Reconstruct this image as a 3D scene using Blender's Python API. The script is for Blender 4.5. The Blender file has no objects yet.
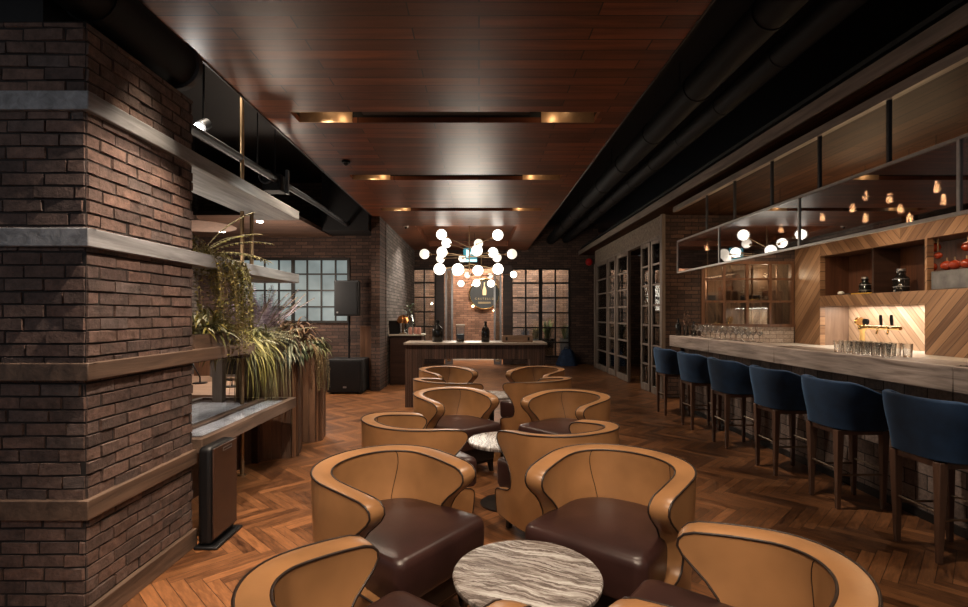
import bpy, bmesh, math, random
from mathutils import Vector, Matrix
random.seed(7)
PI = math.pi
scene = bpy.context.scene
COL = scene.collection
F, CXP, CYP, H = 510.0, 479.0, 314.5, 1.42      # focal length in pixels, vanishing point, camera height
def at(px, py, Y):
    return ((px - CXP) * Y / F, Y, H - (py - CYP) * Y / F)

# ------------------------------------------------------------------ node helpers
def newmat(name):
    m = bpy.data.materials.new(name); m.use_nodes = True
    nt = m.node_tree
    return m, nt, nt.nodes['Principled BSDF']
def setv(nt, sock, v):
    if isinstance(v, bpy.types.NodeSocket): nt.links.new(v, sock)
    else:
        if sock.type == 'RGBA' and not isinstance(v, (int, float)) and len(v) == 3: v = (*v, 1)
        sock.default_value = v
def mth(nt, op, a, b=None, c=None):
    n = nt.nodes.new('ShaderNodeMath'); n.operation = op
    setv(nt, n.inputs[0], a)
    if b is not None: setv(nt, n.inputs[1], b)
    if c is not None: setv(nt, n.inputs[2], c)
    return n.outputs[0]
def objco(nt):
    return nt.nodes.new('ShaderNodeTexCoord').outputs['Object']
def sep(nt, v):
    n = nt.nodes.new('ShaderNodeSeparateXYZ'); nt.links.new(v, n.inputs[0]); return n.outputs
def comb(nt, x, y, z=0.0):
    n = nt.nodes.new('ShaderNodeCombineXYZ')
    for i, v in enumerate((x, y, z)): setv(nt, n.inputs[i], v)
    return n.outputs[0]
def plane(nt, uv):
    s = sep(nt, objco(nt)); k = {'x': 0, 'y': 1, 'z': 2}
    return s[k[uv[0]]], s[k[uv[1]]]
def noise(nt, vec, scale, detail=4, rough=.55, dist=0.0):
    n = nt.nodes.new('ShaderNodeTexNoise')
    nt.links.new(vec, n.inputs['Vector'])
    n.inputs['Scale'].default_value = scale; n.inputs['Detail'].default_value = detail
    n.inputs['Roughness'].default_value = rough; n.inputs['Distortion'].default_value = dist
    return n.outputs['Fac']
def mapping(nt, vec, scale=(1, 1, 1), rot=(0, 0, 0), loc=(0, 0, 0)):
    n = nt.nodes.new('ShaderNodeMapping'); nt.links.new(vec, n.inputs[0])
    n.inputs['Scale'].default_value = scale; n.inputs['Rotation'].default_value = rot; n.inputs['Location'].default_value = loc
    return n.outputs[0]
def ramp(nt, fac, stops):
    n = nt.nodes.new('ShaderNodeValToRGB'); nt.links.new(fac, n.inputs[0])
    e = n.color_ramp.elements
    while len(e) < len(stops): e.new(.5)
    for i, (p, c) in enumerate(stops):
        e[i].position = p; e[i].color = (*c, 1)
    return n.outputs[0]
def mix(nt, fac, a, b, mode='MIX'):
    n = nt.nodes.new('ShaderNodeMix'); n.data_type = 'RGBA'; n.blend_type = mode
    setv(nt, n.inputs['Factor'], fac); setv(nt, n.inputs[6], a); setv(nt, n.inputs[7], b)
    return n.outputs[2]
def bump(nt, bsdf, height, strength=.3, dist=.01):
    n = nt.nodes.new('ShaderNodeBump'); n.inputs['Strength'].default_value = strength; n.inputs['Distance'].default_value = dist
    nt.links.new(height, n.inputs['Height']); nt.links.new(n.outputs[0], bsdf.inputs['Normal'])
def island(nt):
    return nt.nodes.new('ShaderNodeNewGeometry').outputs['Random Per Island']
def sc(c, k): return tuple(x * k for x in c)

def plain(name, c, rough=.5, metal=0.0, var=.12, nscale=14, coat=0.0, bmp=0.0):
    m, nt, b = newmat(name)
    v = noise(nt, objco(nt), nscale, 3)
    nt.links.new(ramp(nt, v, [(.3, sc(c, 1 - var)), (.7, sc(c, 1 + var))]), b.inputs['Base Color'])
    b.inputs['Roughness'].default_value = rough; b.inputs['Metallic'].default_value = metal
    if coat: b.inputs['Coat Weight'].default_value = coat; b.inputs['Coat Roughness'].default_value = .2
    if bmp: bump(nt, b, noise(nt, objco(nt), nscale * 6, 3), bmp, .003)
    return m
def emit(name, c, strength, base=(.8, .8, .8)):
    m, nt, b = newmat(name)
    b.inputs['Base Color'].default_value = (*base, 1)
    b.inputs['Emission Color'].default_value = (*c, 1); b.inputs['Emission Strength'].default_value = strength
    return m
def wood(name, c1, c2, grain='x', uv=None, plank=None, rough=.45, scale=1.0, gap=.004, var=.6, bmp=.15, isl=False, coat=0.0):
    m, nt, b = newmat(name)
    co = objco(nt)
    s = [9 * scale] * 3; s['xyz'.index(grain)] = .7 * scale
    st = mapping(nt, co, s)
    extra = None
    if plank or isl:
        if isl: rnd = island(nt)
        else:
            u, v = plane(nt, uv)
            bt = nt.nodes.new('ShaderNodeTexBrick')
            nt.links.new(comb(nt, u, v), bt.inputs['Vector'])
            for k, val in (('Scale', 1), ('Mortar Size', gap), ('Mortar Smooth', .1), ('Bias', 0), ('Brick Width', plank[0]), ('Row Height', plank[1])):
                bt.inputs[k].default_value = val
            bt.offset = .37
            bt.inputs['Color1'].default_value = (0, 0, 0, 1); bt.inputs['Color2'].default_value = (1, 1, 1, 1); bt.inputs['Mortar'].default_value = (.5, .5, .5, 1)
            rnd = sep(nt, bt.outputs['Color'])[0]; extra = bt.outputs['Fac']
        off = nt.nodes.new('ShaderNodeVectorMath'); off.operation = 'ADD'
        nt.links.new(st, off.inputs[0])
        r9 = mth(nt, 'MULTIPLY', rnd, 37.0)
        nt.links.new(comb(nt, r9, r9, r9), off.inputs[1]); st = off.outputs[0]
    g = noise(nt, st, 1.6, 7, .62, .6)
    col = ramp(nt, g, [(.28, c1), (.72, c2)])
    if plank or isl:
        k = mth(nt, 'MULTIPLY_ADD', rnd, var, 1 - var * .5)
        kc = comb(nt, k, k, k)
        col = mix(nt, 1.0, col, kc, 'MULTIPLY')
    if extra is not None: col = mix(nt, extra, col, sc(c1, .15))
    nt.links.new(col, b.inputs['Base Color'])
    b.inputs['Roughness'].default_value = rough
    if coat: b.inputs['Coat Weight'].default_value = coat; b.inputs['Coat Roughness'].default_value = .25
    h = g
    if extra is not None: h = mth(nt, 'SUBTRACT', g, mth(nt, 'MULTIPLY', extra, 2.0))
    bump(nt, b, h, bmp, .01)
    return m
def bricks(name, uv, c1, c2, mortar, w=.24, h=.068, gap=.007, rough=.85, bmp=.7, patch=.5):
    m, nt, b = newmat(name)
    u, v = plane(nt, uv)
    co = objco(nt)
    wob = noise(nt, co, 9, 2)
    v2 = mth(nt, 'MULTIPLY_ADD', wob, .012, v)
    bt = nt.nodes.new('ShaderNodeTexBrick'); nt.links.new(comb(nt, u, v2), bt.inputs['Vector'])
    for k, val in (('Scale', 1), ('Mortar Size', gap), ('Mortar Smooth', .25), ('Bias', -.1), ('Brick Width', w), ('Row Height', h)):
        bt.inputs[k].default_value = val
    bt.inputs['Color1'].default_value = (*c1, 1); bt.inputs['Color2'].default_value = (*c2, 1); bt.inputs['Mortar'].default_value = (*mortar, 1)
    n1 = noise(nt, co, 38, 6, .7); n2 = noise(nt, co, 2.2, 3)
    col = mix(nt, 1.0, bt.outputs['Color'], ramp(nt, n1, [(.25, (.45,) * 3), (.75, (1.35,) * 3)]), 'MULTIPLY')
    col = mix(nt, patch, col, ramp(nt, n2, [(.3, (.5, .5, .5)), (.7, (1.4, 1.4, 1.4))]), 'MULTIPLY')
    nt.links.new(col, b.inputs['Base Color']); b.inputs['Roughness'].default_value = rough
    hgt = mth(nt, 'SUBTRACT', mth(nt, 'MULTIPLY', n1, .5), bt.outputs['Fac'])
    bump(nt, b, hgt, bmp, .015)
    return m
def chevron(name, uv, c1, c2, colw=.85, pw=.1, slope=1.25, rough=.42, shift=0.0):
    m, nt, b = newmat(name)
    u, v = plane(nt, uv)
    u = mth(nt, 'ADD', u, shift)
    q = mth(nt, 'DIVIDE', u, 2 * colw)
    tri = mth(nt, 'ABSOLUTE', mth(nt, 'MULTIPLY_ADD', mth(nt, 'FRACT', q), 2.0, -1.0))
    t = mth(nt, 'DIVIDE', mth(nt, 'SUBTRACT', v, mth(nt, 'MULTIPLY', tri, slope * colw)), pw)
    idx = mth(nt, 'FLOOR', t); fr = mth(nt, 'FRACT', t)
    ci = mth(nt, 'FLOOR', mth(nt, 'DIVIDE', u, colw))
    wn = nt.nodes.new('ShaderNodeTexWhiteNoise'); wn.noise_dimensions = '2D'; nt.links.new(comb(nt, idx, ci), wn.inputs['Vector'])
    grain = noise(nt, comb(nt, mth(nt, 'MULTIPLY', t, 2.2), mth(nt, 'MULTIPLY', u, .9), mth(nt, 'MULTIPLY', wn.outputs['Value'], 50.0)), 1.8, 6, .6)
    fac = mth(nt, 'MULTIPLY_ADD', wn.outputs['Value'], .55, mth(nt, 'MULTIPLY_ADD', grain, 1.0, -.28))
    col = ramp(nt, fac, [(.1, c1), (.9, c2)])
    edge = mth(nt, 'LESS_THAN', mth(nt, 'MINIMUM', fr, mth(nt, 'SUBTRACT', 1.0, fr)), .03)
    col = mix(nt, edge, col, sc(c1, .3))
    nt.links.new(col, b.inputs['Base Color']); b.inputs['Roughness'].default_value = rough
    return m
def herringbone(name, c1, c2, W=.068, n=7):
    m, nt, b = newmat(name)
    co = mapping(nt, objco(nt), rot=(0, 0, math.radians(45)))
    s = sep(nt, co)
    x = mth(nt, 'DIVIDE', s[0], W); y = mth(nt, 'DIVIDE', s[1], W)
    i = mth(nt, 'FLOOR', x); j = mth(nt, 'FLOOR', y); fx = mth(nt, 'FRACT', x); fy = mth(nt, 'FRACT', y)
    k = mth(nt, 'FLOORED_MODULO', mth(nt, 'SUBTRACT', i, j), 2.0 * n)
    hz = mth(nt, 'LESS_THAN', k, n - .5)
    def sel(a, c):   # a where hz else c
        return mth(nt, 'ADD', mth(nt, 'MULTIPLY', hz, a), mth(nt, 'MULTIPLY', mth(nt, 'SUBTRACT', 1.0, hz), c))
    mm = mth(nt, 'SUBTRACT', k, float(n))
    idx = sel(mth(nt, 'SUBTRACT', i, k), i); idy = sel(j, mth(nt, 'ADD', j, mm))
    lu = sel(mth(nt, 'ADD', k, fx), mth(nt, 'ADD', mth(nt, 'SUBTRACT', n - 1.0, mm), fy))
    lv = sel(fy, fx)
    wn = nt.nodes.new('ShaderNodeTexWhiteNoise'); wn.noise_dimensions = '3D'; nt.links.new(comb(nt, idx, idy, hz), wn.inputs['Vector'])
    r = wn.outputs['Value']
    grain = noise(nt, comb(nt, mth(nt, 'MULTIPLY', lu, .35), mth(nt, 'MULTIPLY', lv, 2.2), mth(nt, 'MULTIPLY', r, 90.0)), 1.7, 7, .65, .5)
    fac = mth(nt, 'MULTIPLY_ADD', r, .42, mth(nt, 'MULTIPLY_ADD', grain, 1.15, -.32))
    col = ramp(nt, fac, [(.12, c1), (.5, tuple((p + q) / 2 * .9 for p, q in zip(c1, c2))), (.92, c2)])
    def em(f, hi): return mth(nt, 'MINIMUM', f, mth(nt, 'SUBTRACT', hi, f))
    e = mth(nt, 'LESS_THAN', mth(nt, 'MINIMUM', em(lv, 1.0), em(lu, float(n))), .022)
    col = mix(nt, e, col, sc(c1, .35))
    nt.links.new(col, b.inputs['Base Color'])
    nt.links.new(mth(nt, 'MULTIPLY_ADD', grain, .25, .24), b.inputs['Roughness'])
    bump(nt, b, mth(nt, 'SUBTRACT', grain, e), .12, .004)
    return m
def marble(name):
    m, nt, b = newmat(name)
    co = mapping(nt, objco(nt), (1, 1, 1), (0, 0, math.radians(22)))
    wob = noise(nt, co, 5.5, 5, .6)
    p = sep(nt, co)
    yv = mth(nt, 'MULTIPLY_ADD', wob, .10, p[1])
    st = comb(nt, mth(nt, 'MULTIPLY', p[0], 2.2), mth(nt, 'MULTIPLY', yv, 24.0), 0.3)
    f = noise(nt, st, 1.0, 8, .62, .25)
    f2 = noise(nt, comb(nt, mth(nt, 'MULTIPLY', p[0], 1.0), mth(nt, 'MULTIPLY', yv, 9.0), 4.0), 1.0, 3, .5)
    f = mth(nt, 'MULTIPLY_ADD', f, .65, mth(nt, 'MULTIPLY', f2, .35))
    col = ramp(nt, f, [(.35, (.03, .022, .019)), (.42, (.155, .125, .112)), (.46, (.38, .355, .34)), (.49, (.085, .067, .06)), (.53, (.23, .2, .185)), (.59, (.50, .49, .475)), (.66, (.18, .155, .145))])
    nt.links.new(col, b.inputs['Base Color']); b.inputs['Roughness'].default_value = .25
    return m
def glass(name, tint=(.9, .95, .95), refl=.12, rough=.03, fres=.9):
    m, nt, b = newmat(name)
    g = nt.nodes.new('ShaderNodeBsdfGlossy'); g.inputs['Roughness'].default_value = rough; g.inputs['Color'].default_value = (1, 1, 1, 1)
    t = nt.nodes.new('ShaderNodeBsdfTransparent'); t.inputs['Color'].default_value = (*tint, 1)
    x = nt.nodes.new('ShaderNodeMixShader'); x.inputs[0].default_value = refl
    lw = nt.nodes.new('ShaderNodeLayerWeight'); lw.inputs['Blend'].default_value = .35
    nt.links.new(mth(nt, 'MAXIMUM', mth(nt, 'MULTIPLY', lw.outputs['Fresnel'], fres), refl), x.inputs[0])
    nt.links.new(t.outputs[0], x.inputs[1]); nt.links.new(g.outputs[0], x.inputs[2])
    nt.links.new(x.outputs[0], nt.nodes['Material Output'].inputs[0])
    return m
def leafmat(name, c1, c2):
    m, nt, b = newmat(name)
    nt.links.new(ramp(nt, island(nt), [(.1, c1), (.9, c2)]), b.inputs['Base Color'])
    b.inputs['Roughness'].default_value = .55
    return m

# ------------------------------------------------------------------ mesh builder
class MB:
    def __init__(s): s.v = []; s.f = []
    def add(s, vs, fs):
        o = len(s.v); s.v += [tuple(v) for v in vs]; s.f += [tuple(i + o for i in f) for f in fs]; return s
    def box(s, x0, x1, y0, y1, z0, z1):
        x0, x1 = min(x0, x1), max(x0, x1); y0, y1 = min(y0, y1), max(y0, y1); z0, z1 = min(z0, z1), max(z0, z1)
        return s.add([(x0, y0, z0), (x1, y0, z0), (x1, y1, z0), (x0, y1, z0), (x0, y0, z1), (x1, y0, z1), (x1, y1, z1), (x0, y1, z1)],
                     [(0, 3, 2, 1), (4, 5, 6, 7), (0, 1, 5, 4), (1, 2, 6, 5), (2, 3, 7, 6), (3, 0, 4, 7)])
    def frus(s, c0, w0, d0, c1, w1, d1):     # tapered square bar between two centres
        vs = []
        for c, w, d in ((c0, w0, d0), (c1, w1, d1)):
            for sx, sy in ((-1, -1), (1, -1), (1, 1), (-1, 1)): vs.append((c[0] + sx * w / 2, c[1] + sy * d / 2, c[2]))
        return s.add(vs, [(0, 3, 2, 1), (4, 5, 6, 7), (0, 1, 5, 4), (1, 2, 6, 5), (2, 3, 7, 6), (3, 0, 4, 7)])
    def tube(s, path, r, n=8, closed=False, caps=True):
        path = [Vector(p) for p in path]; L = len(path)
        rr = r if isinstance(r, (list, tuple)) else [r] * L
        vs = []; fs = []; prev = None
        for i, p in enumerate(path):
            if closed: t = path[(i + 1) % L] - path[i - 1]
            else: t = path[min(i + 1, L - 1)] - path[max(i - 1, 0)]
            t = t.normalized() if t.length > 1e-9 else Vector((0, 0, 1))
            if prev is None:
                a = t.orthogonal().normalized()
            else:
                a = prev - t * prev.dot(t); a = a.normalized() if a.length > 1e-6 else t.orthogonal().normalized()
            prev = a; b = t.cross(a)
            for k in range(n):
                an = 2 * PI * k / n; vs.append(p + (a * math.cos(an) + b * math.sin(an)) * rr[i])
        for i in range(L if closed else L - 1):
            for k in range(n):
                i2 = (i + 1) % L
                fs.append((i * n + k, i * n + (k + 1) % n, i2 * n + (k + 1) % n, i2 * n + k))
        if not closed and caps: fs.append(tuple(range(n))[::-1]); fs.append(tuple((L - 1) * n + k for k in range(n)))
        return s.add(vs, fs)
    def cyl(s, c, r, z0, z1, n=24, r2=None):
        return s.tube([(c[0], c[1], z0), (c[0], c[1], z1)], [r, r if r2 is None else r2], n)
    def lathe(s, prof, c=(0, 0, 0), n=24):
        vs = []; fs = []
        for r, z in prof:
            for k in range(n):
                a = 2 * PI * k / n; vs.append((c[0] + r * math.cos(a), c[1] + r * math.sin(a), c[2] + z))
        for i in range(len(prof) - 1):
            for k in range(n): fs.append((i * n + k, i * n + (k + 1) % n, (i + 1) * n + (k + 1) % n, (i + 1) * n + k))
        if prof[0][0] > 1e-4: fs.append(tuple(range(n))[::-1])
        if prof[-1][0] > 1e-4: fs.append(tuple((len(prof) - 1) * n + k for k in range(n)))
        return s.add(vs, fs)
    def ball(s, c, r, n=20, m=12, zs=1.0):
        return s.lathe([(max(r * math.sin(PI * i / m), 1e-5), -r * zs * math.cos(PI * i / m)) for i in range(m + 1)], c, n)
    def grid(s, rows, flip=False):
        R = len(rows); C = len(rows[0]); fs = []
        for i in range(R - 1):
            for j in range(C - 1):
                q = (i * C + j, i * C + j + 1, (i + 1) * C + j + 1, (i + 1) * C + j)
                fs.append(q[::-1] if flip else q)
        return s.add([p for r in rows for p in r], fs)
    def prism(s, poly, z0, z1):
        n = len(poly)
        return s.add([(p[0], p[1], z0) for p in poly] + [(p[0], p[1], z1) for p in poly],
                     [tuple(range(n))[::-1], tuple(range(n, 2 * n))] + [(k, (k + 1) % n, n + (k + 1) % n, n + k) for k in range(n)])
    def xf(s, M, start=0):
        s.v = s.v[:start] + [tuple(M @ Vector(v)) for v in s.v[start:]]; return s
def obj(name, mb, mat, parent=None, bevel=0.0, smooth=40, merge=True, seg=2):
    me = bpy.data.meshes.new(name); me.from_pydata(mb.v, [], mb.f)
    if merge:
        bm = bmesh.new(); bm.from_mesh(me)
        bmesh.ops.remove_doubles(bm, verts=bm.verts, dist=1e-5)
        bmesh.ops.recalc_face_normals(bm, faces=bm.faces)
        bm.to_mesh(me); bm.free()
    me.validate(); me.materials.append(mat)
    me.shade_smooth(); me.set_sharp_from_angle(angle=math.radians(smooth))
    o = bpy.data.objects.new(name, me); COL.objects.link(o)
    if parent is not None: o.parent = parent
    if bevel:
        b = o.modifiers.new('bevel', 'BEVEL'); b.width = bevel; b.segments = seg; b.limit_method = 'ANGLE'; b.angle_limit = math.radians(40)
    return o
def tag(o, label, cat, group=None, kind=None):
    o['label'] = label; o['category'] = cat
    if group: o['group'] = group
    if kind: o['kind'] = kind
    return o
def thing(name, label, cat, loc=(0, 0, 0), rotz=0.0, group=None):
    o = bpy.data.objects.new(name, None); COL.objects.link(o); o.empty_display_size = .1
    o.location = loc; o.rotation_euler = (0, 0, rotz)
    return tag(o, label, cat, group)
def struct(name, mb, mat, parent=None, **kw):
    o = obj(name, mb, mat, parent, **kw)
    if parent is None: o['kind'] = 'structure'
    return o
def children(o): return [c for c in COL.objects if c.parent is o]
def copy_tree(o, parent=None):
    c = o.copy(); COL.objects.link(c)
    if parent is not None: c.parent = parent
    for ch in children(o): copy_tree(ch, c)
    return c
def dup(root, loc, rotz, label):
    r = copy_tree(root); r.location = loc; r.rotation_euler = (0, 0, rotz); r['label'] = label
    return r
def bx(*a): return MB().box(*a)
def text(name, body, size, loc, mat, parent=None, rot=(PI / 2, 0, 0), extrude=.002, spacing=1.0):
    cu = bpy.data.curves.new(name, 'FONT'); cu.body = body; cu.size = size; cu.extrude = extrude; cu.align_x = 'CENTER'; cu.align_y = 'CENTER'
    cu.space_character = spacing
    tmp = bpy.data.objects.new('tmp_text', cu); COL.objects.link(tmp)
    dg = bpy.context.evaluated_depsgraph_get(); dg.update()
    me = bpy.data.meshes.new_from_object(tmp.evaluated_get(dg)); bpy.data.objects.remove(tmp); bpy.data.curves.remove(cu)
    me.materials.clear(); me.materials.append(mat)
    o = bpy.data.objects.new(name, me); COL.objects.link(o); o.location = loc; o.rotation_euler = rot
    if parent: o.parent = parent
    return o

# ------------------------------------------------------------------ materials
black = plain('black_paint', (.005, .005, .0062), .65, var=.2)
blackm = plain('black_metal', (.005, .005, .006), .45, .2)
iron = plain('dark_iron', (.02, .017, .015), .45, .5)
duct_m = plain('black_duct', (.0035, .0036, .0045), .7)
duct_m.node_tree.nodes['Principled BSDF'].inputs['Specular IOR Level'].default_value = .25
greypipe = plain('grey_pipe', (.022, .023, .027), .5, .2)
brass = plain('aged_brass', (.30, .20, .11), .4, .8)
bronze = plain('bronze_bar', (.22, .16, .11), .3, .9)
slotcu = plain('bronzed_reflector', (.42, .27, .15), .4, .6)
copper = plain('copper', (.65, .28, .10), .25, 1.0)
gold = plain('polished_gold', (.85, .58, .25), .22, 1.0)
steel = plain('grey_steel', (.30, .30, .31), .35, .8)
tan = plain('tan_leather', (.29, .142, .058), .33, var=.2, nscale=4, bmp=.10)
pipe_m = plain('dark_piping', (.018, .009, .006), .45)
seat_m = plain('dark_brown_leather', (.030, .0125, .0108), .34, var=.22, nscale=7, bmp=.12)
leg_b = plain('black_lacquer_leg', (.012, .009, .008), .35)
navy = plain('navy_velvet', (.007, .029, .070), .8, var=.25, nscale=9)
for n in navy.node_tree.nodes:
    if n.type == 'BSDF_PRINCIPLED':
        n.inputs['Sheen Weight'].default_value = .4; n.inputs['Sheen Roughness'].default_value = .35
        n.inputs['Sheen Tint'].default_value = (.16, .34, .6, 1)
walnut = wood('walnut_leg', (.065, .034, .021), (.18, .095, .057), 'z', rough=.4, bmp=.05)
floor_m = herringbone('herringbone_oak', (.034, .012, .005), (.34, .140, .052))
ceil_m = wood('ceiling_planks', (.058, .0155, .0065), (.215, .068, .028), 'x', 'xy', (1.15, .135), rough=.35, var=.95, gap=.005, bmp=.08)
soffit_m = wood('soffit_planks', (.018, .0078, .004), (.062, .028, .014), 'y', 'yx', (1.6, .14), rough=.6, var=.6, bmp=.08)
soffit_m.node_tree.nodes['Principled BSDF'].inputs['Specular IOR Level'].default_value = .05
stageceil = wood('stage_ceiling_boards', (.07, .036, .024), (.17, .095, .062), 'x', 'xy', (2.2, .12), rough=.5, var=.5)
greywood = wood('weathered_oak_cool_light', (.12, .12, .122), (.35, .355, .365), 'y', rough=.65, scale=1.3, bmp=.4)  # weathered band timber with the cool light mixed into its grey
brownbeam = wood('weathered_brown_oak', (.042, .026, .018), (.17, .105, .07), 'y', rough=.6, scale=1.3, bmp=.4)  # same band timber, warmer light mixed into the brown
fascia_m = wood('fascia_timber', (.10, .075, .058), (.30, .24, .20), 'y', rough=.6, scale=1.2)
barwood = wood('bar_top_timber', (.09, .062, .046), (.46, .365, .30), 'y', rough=.42, scale=1.6, bmp=.25)
plankw = wood('planter_planks', (.05, .022, .012), (.19, .09, .045), 'z', rough=.55, scale=1.0, isl=True, var=.9)
slatw = wood('desk_slats', (.028, .014, .010), (.10, .056, .04), 'z', rough=.5, isl=True, var=.9)
darkwood = wood('dark_stained_wood', (.02, .009, .006), (.06, .028, .018), 'x', rough=.45)
trimwood = wood('window_timber', (.06, .025, .012), (.17, .075, .035), 'z', rough=.45)
doorwood = wood('door_grey_timber', (.10, .075, .058), (.27, .215, .175), 'z', rough=.6)
stagewood = wood('stage_boards', (.28, .17, .11), (.50, .34, .24), 'x', 'xy', (1.5, .12), rough=.45, var=.3)
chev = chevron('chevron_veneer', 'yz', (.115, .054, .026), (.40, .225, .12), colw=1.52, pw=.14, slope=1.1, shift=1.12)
niche_w = wood('niche_lining', (.05, .018, .009), (.14, .055, .028), 'z', rough=.4)
brick_iso = None
def brickgeo_mat():
    m, nt, b = newmat('handmade_brick')
    r = island(nt); co = objco(nt)
    n1 = noise(nt, co, 26, 6, .7); n2 = noise(nt, co, 5, 3)
    c = ramp(nt, r, [(0, (.072, .048, .041)), (.4, (.118, .074, .059)), (.75, (.155, .092, .070)), (1, (.105, .077, .068))])
    c = mix(nt, 1.0, c, ramp(nt, n1, [(.25, (.45,) * 3), (.75, (1.45,) * 3)]), 'MULTIPLY')
    c = mix(nt, .6, c, ramp(nt, n2, [(.3, (.55,) * 3), (.7, (1.35,) * 3)]), 'MULTIPLY')
    nt.links.new(c, b.inputs['Base Color']); b.inputs['Roughness'].default_value = .85
    bump(nt, b, n1, .9, .014)
    return m
brick_geo = brickgeo_mat()
mortar_m = plain('dark_mortar', (.022, .017, .015), .95, var=.3)
bk_xz = bricks('brown_brick_facing_room', 'xz', (.055, .031, .023), (.125, .068, .048), (.022, .015, .012))
bk_yz = bricks('pale_brick_side', 'yz', (.11, .09, .078), (.23, .19, .165), (.05, .04, .035))
bk_warm = bricks('warm_brick', 'xz', (.15, .075, .048), (.30, .165, .11), (.08, .05, .038))
bk_white = bricks('limewashed_brick', 'xz', (.42, .33, .27), (.62, .52, .44), (.3, .22, .18))
bk_bar = bricks('bar_front_blocks', 'yz', (.13, .092, .072), (.27, .20, .16), (.03, .022, .018), .19, .105, .005)
concrete = plain('rough_concrete', (.21, .165, .125), .9, var=.4, nscale=22, bmp=.6)
stone_w = plain('pale_worktop', (.62, .57, .5), .25, var=.08)
marble_m = marble('striped_marble')
navycloth = plain('blue_cloth', (.012, .03, .075), .8, var=.3)
redp = plain('red_enamel', (.5, .012, .012), .35)
cream = plain('cream_card', (.6, .55, .48), .5)
clear = glass('clear_glass')
def realglass():
    m, nt, b = newmat('drinking_glass')
    g = nt.nodes.new('ShaderNodeBsdfGlass'); g.inputs['IOR'].default_value = 1.4; g.inputs['Roughness'].default_value = .02; g.inputs['Color'].default_value = (.97, .98, .98, 1)
    t = nt.nodes.new('ShaderNodeBsdfTransparent'); x = nt.nodes.new('ShaderNodeMixShader'); x.inputs[0].default_value = .25
    nt.links.new(g.outputs[0], x.inputs[1]); nt.links.new(t.outputs[0], x.inputs[2]); nt.links.new(x.outputs[0], nt.nodes['Material Output'].inputs[0])
    return m
drinkglass = realglass()
darkglass = glass('smoked_glass', (.42, .36, .32), .42, .015)
dimglass = glass('door_glass', (.6, .62, .6), .06)
bottle_g = plain('dark_bottle_glass', (.010, .009, .008), .12)
globe_m = emit('lit_globe', (1.0, .92, .80), 3.0)
globe2_m = emit('lit_clear_globe', (1.0, .88, .70), .95)
warm_b = emit('filament', (1.0, .66, .36), 75.0)
spot_e = emit('spot_lamp', (1.0, .96, .9), 25.0)
down_e = emit('downlight_lens', (1.0, .93, .84), 25.0)
slot_e = emit('slot_lens', (1.0, .78, .52), 2.5)
cyan_e = emit('sign_cyan', (.01, .22, .30), .6, (.05, .2, .25))
cyan_w = emit('sign_white', (.35, .9, 1.0), .9)
frost_e = None
def frosted():
    m, nt, b = newmat('backlit_frosted_glass')
    n1 = noise(nt, objco(nt), 1.3, 3)
    c = ramp(nt, n1, [(.3, (.10, .15, .16)), (.7, (.36, .43, .42))])
    nt.links.new(c, b.inputs['Emission Color']); b.inputs['Emission Strength'].default_value = .62
    b.inputs['Base Color'].default_value = (.07, .08, .08, 1); b.inputs['Roughness'].default_value = .6
    return m
frost_e = frosted()
leather_cap = tan

# ------------------------------------------------------------------ room shell
YB = 14.55                       # far wall
struct('floor', MB().grid([[(-7.5, -1.5, 0), (8, -1.5, 0)], [(-7.5, 17.5, 0), (8, 17.5, 0)]], True), floor_m)
struct('ceiling', bx(-7.5, 8, -1.5, 17.5, 4.0, 4.1), black)
# lowered plank ceiling with recessed slots and a lamp tray
PX0, PX1, PZ = -1.97, 1.352, 3.24
slots = [(2.52, 2.80), (4.58, 4.84), (6.64, 6.90), (8.70, 8.96)]
SX0, SX1 = -1.70, 1.09
mb = MB(); y = -1.4
for a, b_ in slots:
    mb.box(PX0, PX1, y, a, PZ, PZ + .05); mb.box(PX0, SX0, a, b_, PZ, PZ + .05); mb.box(SX1, PX1, a, b_, PZ, PZ + .05); y = b_
mb.box(PX0, PX1, y, 10.5, PZ, PZ + .05)
mb.box(PX0, -1.32, 10.5, 13.6, PZ, PZ + .05); mb.box(.78, PX1, 10.5, 13.6, PZ, PZ + .05); mb.box(PX0, PX1, 13.6, 14.4, PZ, PZ + .05)
struct('ceiling_panel', mb, ceil_m, smooth=20)
struct('ceiling_tray', MB().box(-1.36, .82, 10.46, 13.64, PZ + .14, PZ + .18).box(-1.36, -1.322, 10.46, 13.64, PZ + .05, PZ + .14).box(.782, .82, 10.46, 13.64, PZ + .05, PZ + .14)
       .box(-1.32, .78, 10.46, 10.5, PZ + .05, PZ + .14).box(-1.32, .78, 13.6, 13.64, PZ + .05, PZ + .14), ceil_m)
e = MB()
for x in (PX0 - .012, PX1): e.box(x, x + .012, -1.4, 14.4, PZ - .012, PZ + .16)
struct('ceiling_edge_trim', e, iron)
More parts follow.
